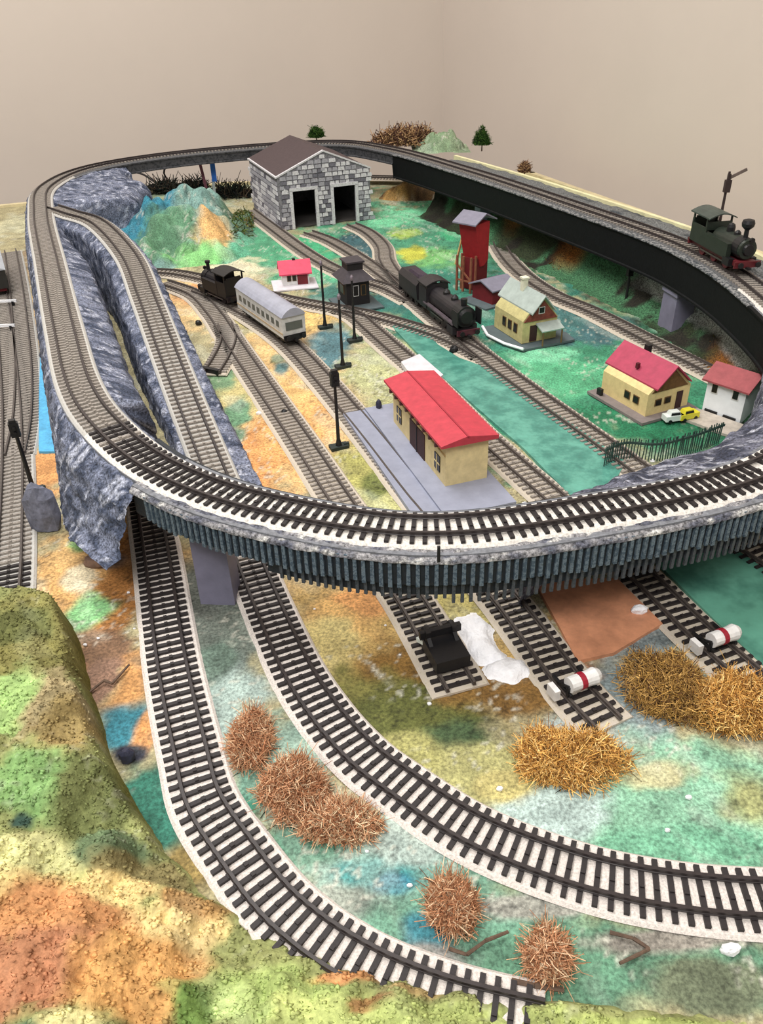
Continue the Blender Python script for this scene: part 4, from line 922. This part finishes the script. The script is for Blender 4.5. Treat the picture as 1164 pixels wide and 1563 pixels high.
def tank_loco(label, p, a, Lb, body, wheelm, balloon=True, name='tank_locomotive', roofm=None):
    g = thing(name, label, 'locomotive', (p[0], p[1], p[2]+5.5), a); h = Lb/2
    MB().box((0, 0, 9), (Lb-4, 20, 5)).mk('frame', wheelm, g)
    wheels(g, [-h*.5, 0, h*.5], 6, wheelm)
    b = MB().cyl((-h*.2, 0, 22), (h*.82, 0, 22), 9.5, n=20); b.cyl((h*.82, 0, 22), (h*.9, 0, 22), 10, 9, n=20); b.mk('boiler', body, g, smooth=False)
    MB().cyl((h*.6, 0, 22), (h*.84, 0, 22), 10.2, n=20).cyl((h*.9, 0, 22), (h*.95, 0, 22), 6, 5, n=14).mk('smokebox', BLACKP, g)
    for s in (-1, 1): MB().box((h*.12, s*11.5, 18), (h*1.0, 5, 14)).mk('side_tank', body, g)
    b = MB()
    for s in (-1, 1): b.box((-h*.62, s*13, 20), (h*.62, 1.4, 18)); b.box((-h*.9, s*13, 34), (2, 1.4, 12)); b.box((-h*.34, s*13, 34), (2, 1.4, 12))
    b.box((-h*.93, 0, 22), (1.4, 27, 22)); b.box((-h*.32, 0, 31), (1.4, 27, 8)); b.box((-h*.62, 0, 11.5), (h*.62, 27, 1.5)); b.mk('cab', body, g)
    b = MB(); n = 8; prof = [(-15+30*i/n, 39.5+4.5*math.sin(math.pi*i/n)) for i in range(n+1)]
    b.xprism(prof+[(y, z-1.2) for y, z in prof[::-1]], -h*1.02, -h*.2); recalc(b.mk('cab_roof', roofm or mat('roof_olive', (62, 72, 66), .5, .2, 100, 0), g))
    MB().box((-h*.92, 0, 30), (2, 20, 10)).mk('bunker', body, g)
    ch = MB().cyl((h*.72, 0, 30), (h*.72, 0, 40), 2.4, 2.2, 12)
    if balloon: ch.lathe((h*.72, 0, 39), [(2.4, 0), (5.6, 3), (6.2, 6), (5.2, 9), (2, 10)], 14)
    else: ch.cyl((h*.72, 0, 40), (h*.72, 0, 43), 3.2, 3.4, 12)
    ch.mk('chimney', BLACKP, g)
    MB().lathe((h*.15, 0, 30), [(4, 0), (4, 5), (3.2, 7.5), (1, 9)], 12).mk('steam_dome', BLACKP, g)
    MB().lathe((h*.42, 0, 30), [(3.4, 0), (3.2, 3), (1.2, 5)], 12).mk('sand_dome', BLACKP, g)
    MB().cyl((h*.95, 0, 32), (h*1.0, 0, 32), 2.4, n=10).mk('headlamp', BLACKP, g)
    for s in (-1, 1): MB().box((h*.66, s*11.5, 9), (12, 6, 7)).mk('cylinder', BLACKP, g)
    buffers(g, h-1, 1, wheelm); buffers(g, -h+1, -1, wheelm)
    return g
GRNL = mat('dark_green_paint', (38, 46, 38), .45, .2, 150, .05); REDW = mat('red_wheel', (96, 30, 36), .5, .15, 150, 0)
BLK = mat('soot_paint', (38, 34, 38), .5, .25, 150, .05); DRKW = mat('dark_wheel', (34, 24, 26), .5, .15, 150, 0)
p, a = place(LOOP, (1082, 398), 92); tank_loco('small green tank locomotive with red wheels on the right-hand viaduct', p, a, 96, GRNL, REDW)
p, a = place(Y2, (348, 460), 0); tank_loco('black tank locomotive coupled to the far end of the silver coach', p, a+math.pi, 74, mat('jet_black', (18, 15, 20), .5, .2, 100, 0), DRKW, False, roofm=BLACKP)
# big black tender locomotive
p, a = place(Y4, (690, 500), 0)
g = thing('steam_locomotive', 'large soot-black steam locomotive facing the viewer beside the coal tower', 'locomotive', (p[0], p[1], p[2]+5.5), a)
MB().box((-12, 0, 9), (122, 20, 5)).mk('frame', BLK, g); wheels(g, [-24, -8, 8], 8.5, DRKW); wheels(g, [36], 4.5, DRKW, False)
MB().cyl((-30, 0, 24), (40, 0, 24), 11, n=22).mk('boiler', BLK, g); MB().cyl((32, 0, 24), (49, 0, 24), 11.8, n=22).cyl((49, 0, 24), (51, 0, 24), 10, 7, n=20).mk('smokebox', BLACKP, g)
b = MB()
for s in (-1, 1): b.box((-42, s*13.5, 22), (22, 1.4, 24))
b.box((-31, 0, 30), (1.4, 27, 18)); b.mk('cab', BLK, g)
b = MB(); n = 8; prof = [(-15.5+31*i/n, 38+5*math.sin(math.pi*i/n)) for i in range(n+1)]; b.xprism(prof+[(y, z-1.4) for y, z in prof[::-1]], -55, -28); recalc(b.mk('cab_roof', BLK, g))
MB().cyl((42, 0, 33), (42, 0, 43), 3.2, 3.8, 14).mk('chimney', BLACKP, g)
for x in (18, -4): MB().lathe((x, 0, 33), [(4.4, 0), (4.2, 4), (1.5, 7)], 12).mk('dome', BLACKP, g)
for s in (-1, 1):
    MB().box((4, s*13, 16.5), (84, 5, 1.6)).mk('running_board', mat('worn_edge', (88, 78, 84), .5, .3, 200, .1), g); MB().box((38, s*11.5, 9), (16, 7, 9)).mk('cylinder', BLK, g)
    MB().box((50, s*14, 25), (14, 1.2, 17)).mk('smoke_deflector', BLACKP, g)
buffers(g, 55, 1, mat('maroon_beam', (84, 40, 50), .5, .2, 100, 0))
tn = thing('tender', 'soot-black tender coupled behind the large black locomotive', 'tender', (0, 0, 0), 0)
u = Y4.near((p[0], p[1]))-92; p2, t2, n2 = Y4.at(u); tn.location = (p2[0]*S, p2[1]*S, TZ+5.5*S); tn.rotation_euler = (0, 0, math.atan2(t2[1], t2[0]))
MB().box((0, 0, 9), (58, 20, 5)).mk('frame', BLK, tn); wheels(tn, [-18, 0, 18], 5.5, DRKW, False)
b = MB().xprism([(-13, 11), (13, 11), (14, 28), (9, 34), (-9, 34), (-14, 28)], -30, 30); recalc(b.mk('tank_body', BLK, tn)); MB().box((4, 0, 35), (40, 14, 4), taper=.7).mk('coal_load', mat('purple_black_coal', (58, 44, 60), .6, .4, 500, .8), tn)
buffers(tn, -30, -1, BLK)
# silver coach
p, a = place(Y2, (420, 505), 0); p = np.array(p)
sc_ = thing('passenger_coach', 'silver-white passenger coach with grey roof behind the black tank locomotive', 'coach', (p[0], p[1], p[2]+5.5), a)
SILV = mat('silver_body', (204, 204, 202), .5, .15, 150, .05); L = 128
b = MB(); wbox(b, -L/2, L/2, -14, 14, 9, 33); b.mk('body', SILV, sc_)
b = MB(); n = 10; prof = [(-14.8+29.6*i/n, 33+9*math.sin(math.pi*i/n)**.8) for i in range(n+1)]; b.xprism(prof+[], -L/2-2, L/2+2); recalc(b.mk('roof', mat('grey_coach_roof', (160, 162, 176), .45, .1, 100, 0), sc_))
for s in (-1, 1):
    MB().box((0, s*13.9, 14), (L, .8, 2)).mk('waist_band', mat('beige_band', (190, 170, 140), .6, .1, 100, 0), sc_)
    for k in range(9): MB().box((-52+k*13, s*13.7, 23), (8, .8, 7)).mk('window', mat('smoky_window', (92, 96, 92), .3, .1, 100, 0), sc_)
for s in (-1, 1): MB().box((s*(L/2+.3), 0, 22), (1, 20, 9)).mk('end_window', mat('smoky_window'), sc_)
b = MB(); b.box((0, 0, 6.5), (L-6, 20, 6)); b.mk('underframe', BLACKP, sc_); wheels(sc_, [-48, -36, 36, 48], 5, BLACKP, False); buffers(sc_, L/2, 1, BLACKP)
# wagon at the left edge
p, a = place(L1, (6, 440), 0)
wg = thing('goods_wagon', 'dark wagon with pale grey roof at the left edge of the board', 'wagon', (p[0], p[1], 5.5), a)
b = MB(); wbox(b, -50, 50, -13.5, 13.5, 8, 32); b.mk('body', mat('dark_olive_body', (44, 42, 38), .6, .2, 150, .05), wg)
b = MB(); n = 8; prof = [(-15+30*i/n, 32+5*math.sin(math.pi*i/n)) for i in range(n+1)]; b.xprism(prof, -52, 52); recalc(b.mk('roof', mat('pale_wagon_roof', (176, 180, 186), .6, .1, 120, .05), wg))
MB().box((0, 0, 6), (94, 20, 4)).mk('underframe', mat('dark_red'), wg); wheels(wg, [-32, 32], 5.5, BLACKP, False)
# level-crossing style white gate bars near it
for k, (x, y) in enumerate(((4, 508), (8, 470))):
    c = W(x, y); g = thing('barrier', ('white barrier bar crossing the left-edge track, nearer of the two', 'white barrier bar crossing the left-edge track, just before the wagon')[k], 'barrier', (c[0], c[1], 0))
    MB().box((0, 0, 9), (34, 2, 3)).mk('bar', WHITE, g); MB().box((-12, 0, 4), (3, 3, 9)).mk('post', BLACKP, g); MB().box((12, 0, 4), (3, 3, 9)).mk('post', BLACKP, g)
# semaphore behind the green locomotive
p, t, n = LOOP.at(LOOP.near(W(1040, 378, 92))); q = p[:2]+n*24
g = thing('semaphore_signal', 'dark semaphore signal with raised arm behind the green tank locomotive', 'signal', (q[0], q[1], DK-4))
MB().box((0, 0, 2), (10, 10, 6)).mk('base', BLACKP, g); MB().cyl((0, 0, 4), (0, 0, 84), 1.9, 1.3, 8).mk('post', mat('dark_brown_iron', (54, 40, 38), .6, .2, 100, 0), g)
MB().box((0, -1, 70), (6, 5, 12)).box((0, -1, 79), (3, 3, 6)).mk('lamp_box', mat('dark_brown_iron'), g); MB().box((9, -1, 82), (18, 1.4, 3), ry=-.45).mk('arm', mat('grey_arm', (110, 96, 90), .6, .2, 100, 0), g)

# ------------------------------------------------------------------ small goods on the green ground
def car(label, px, py, m, rz):
    c = W(px, py); g = thing('toy_car', label, 'car', (c[0], c[1], 1.5), rz)
    b = MB().box((0, 0, 4), (20, 9, 5)); b.box((-1, 0, 8), (11, 8, 4), taper=.75); b.mk('body', m, g)
    for x in (-6, 6):
        for s in (-1, 1): MB().cyl((x, s*3.4, 1.6), (x, s*5, 1.6), 1.8, n=10).mk('wheel', BLACKP, g)
    MB().box((-1, 0, 8.2), (9, 8.2, 2), taper=.9).mk('window_band', WIN, g)
car('tiny yellow toy car before the white house', 1047, 641, mat('yellow_paint', (232, 220, 60), .4, .05, 100, 0), .35)
car('tiny white toy car beside the yellow one', 1027, 644, mat('white_paint', (226, 232, 228), .4, .05, 100, 0), .2)
# picket fence behind the rocky bank
fn = thing('picket_fence', 'dark green comb-like picket fence above the inner rocky bank', 'fence', (230, 540, 0))
fpts = [(920, 712), (950, 700), (1000, 702), (1050, 690), (1100, 672)]
FP = Path([W3(x, y, 2) for x, y in fpts])
FM = mat('fence_green', (48, 72, 66), .6, .3, 300, .1)
fo = None
for k in range(int(FP.L/2.5)):
    p, t, n = FP.at(k*2.5+1)
    if fo is None: fo = MB().box((0, 0, 11), (.8, .7, 22)).mk('picket', FM, fn); o = fo
    else: o = bpy.data.objects.new('picket', fo.data); C.objects.link(o); o.parent = fn
    o.location = ((p[0]-230)*S, (p[1]-540)*S, -.001); o.rotation_euler = (random.uniform(-.06, .06), random.uniform(-.05, .05), math.atan2(t[1], t[0]))
V, F = sweep(FP, lambda s: [(-.6, 14), (.6, 14), (.6, 16), (-.6, 16)], base=(230, 540, 0)); mk('rail', V, F, FM, fn)
# ------------------------------------------------------------------ trees and shrubs behind
LEAF = [(40, 66, 30), (58, 88, 36), (30, 48, 22), (74, 100, 46)]
BR = [(150, 118, 86), (112, 84, 62), (84, 60, 50), (180, 150, 110), (70, 46, 44)]
def tree(label, px, py, z0, r, h, pal, tr=8):
    c = W(px, py, z0); g = thing('model_tree', label, 'tree', (c[0], c[1], z0))
    MB().cyl((0, 0, -3), (0, 0, tr+5), 1.3, .9, 8).mk('trunk', TW, g)
    o = bush_mm(None, (0, 0), r, r, h, pal, 2400, 'crown', 0, .6, 3.6); 
    for k in ('category', 'label'): 
        if k in o: del o[k]
    o.parent = g; o.location = (0, 0, tr*S)
tree('small round-topped green tree on the skyline behind the viaduct', 735, 228, 78, 15, 26, LEAF, 8)
tree('dark green bush-like tree on the skyline above the engine shed roof', 483, 212, 86, 14, 18, LEAF, 3)
tree('tiny brown bare shrub on the skyline beyond the viaduct', 800, 266, 78, 8, 13, BR, 3)
def wb(x, y, z): return W(x, y, z)
cs_ = W(620, 216, 86)
bush_mm('brown lichen thicket on the back skyline', cs_, 62, 40, 28, BR, 2600, 'lichen_bush', 82, 1.1, 8)
mound('skyline_mound', 'pale green mound on the skyline beside the brown thicket', (690, 258), (46, 40), 18, [(690, 225, 60, 30, (120, 150, 110), 78)], (140, 160, 126), 77, 14, z0=0)
bpy.data.objects['skyline_mound'].location = (W(672, 222, 80)[0]*S, W(672, 222, 80)[1]*S, TZ+78*S)
o = bush('dark olive lichen bush beside the left wall of the engine shed', 366, 352, 20, 26, 26, [(70, 84, 40), (96, 110, 60), (50, 60, 30), (120, 100, 60)], 900, 'lichen_bush', 0, .9, 6)
# plants under the viaduct on the far slope
bush('rusty orange lichen strip on the slope under the viaduct', 880, 405, 44, 14, 14, [(170, 104, 40), (120, 70, 36), (60, 56, 30), (196, 130, 50)], 900, 'lichen_bush', 0, 1, 6)
bush('ochre lichen clump on the slope at the right edge under the viaduct', 1120, 540, 44, 22, 18, [(130, 96, 40), (60, 54, 30), (90, 80, 40), (160, 110, 50)], 1100, 'lichen_bush', 0, 1, 6)
0 and bush('brown lichen bank behind the engine shed meadow', 650, 300, 60, 14, 20, [(120, 84, 44), (70, 50, 30), (160, 120, 70), (50, 40, 30)], 1200, 'lichen_bush', 0, 1.1, 7)
# dark tangle, cables and strap at the back left
CAB = mat('black_cable', (30, 28, 30), .5, .1, 100, 0)
def cable(label, pts, r=2.2, m=None, name='cable', cat='cable'):
    b = MB(); c = W(pts[0][0], pts[0][1], pts[0][2]); pa = Path([(*W(x, y, z), z) for x, y, z in pts], step=8)
    for p, q in zip(pa.P[:-1], pa.P[1:]): b.cyl((p[0]-c[0], p[1]-c[1], p[2]-pts[0][2]), (q[0]-c[0], q[1]-c[1], q[2]-pts[0][2]), r, n=6, cap=False)
    tag(b.mk(name, m or CAB, None, (c[0], c[1], pts[0][2]), smooth=True), label, cat)
cable('black cable arching over the ground behind the turquoise mound', [(174, 288, 0), (190, 265, 22), (215, 265, 22), (240, 280, 8), (255, 285, 2)])
cable('black cable hanging from the far loop down to the dark tangle', [(262, 240, 62), (250, 262, 30), (258, 276, 10), (275, 288, 2)], 2)
for i, (x, y, rx, h) in enumerate(((250, 292, 26, 16), (298, 296, 24, 26), (355, 298, 40, 12))):
    c = W(x, y); bush_mm(('dark tangled wire and lichen heap behind the turquoise mound', 'black peaked tangle beside the blue strap', 'dark scrubby strip left of the engine shed')[i], c, abs(W(x+rx, y)[0]-c[0]), 34, h, [(26, 26, 26), (44, 46, 40), (70, 60, 50), (30, 40, 36)], 700, 'wire_tangle', 0, 1.3, 12, 'tangle')
c = W(322, 236, 76); c = (c[0], c[1]-16); g = thing('blue_strap', 'blue strap hanging from the far rim of the loop to a pale post', 'strap', (c[0], c[1], 0), .1)
BL = mat('blue_strap', (30, 96, 190), .5, .15, 150, .1)
MB().box((0, 0, 18), (5, 5, 36)).mk('pale_post', mat('pale_grey_post', (170, 176, 180), .7, .1, 100, 0), g)
MB().box((3, -2, 54), (9, 4, 44)).box((-2, -2, 80), (16, 5, 10), ry=.6).mk('strap', BL, g)
MB().box((-18, 0, 50), (5, 5, 58), ry=-.12).mk('red_brown_post', mat('plum_post', (110, 60, 76), .7, .1, 100, 0), g)
# small hooks: dark pin on front rim
p, t, n = LOOP.at(LOOP.near((30, 363)))
MB().box((p[0]+n[0]*24-vb[0], p[1]+n[1]*24-vb[1], DK+2), (1.6, 1.6, 10)).mk('rim_pin', BLACKP, via)
# dark cloth drop end of stub siding
c = W(322, 570); tag(MB().box((0, 0, 3), (22, 5, 6), rz=-.5).mk('track_stop', BLACKP, None, (c[0], c[1], 0)), 'low black stop at the end of the short stub siding', 'track stop')

# nothing may carry an empty label on parts
for o in bpy.data.objects:
    if o.parent and 'category' in o: del o['category']
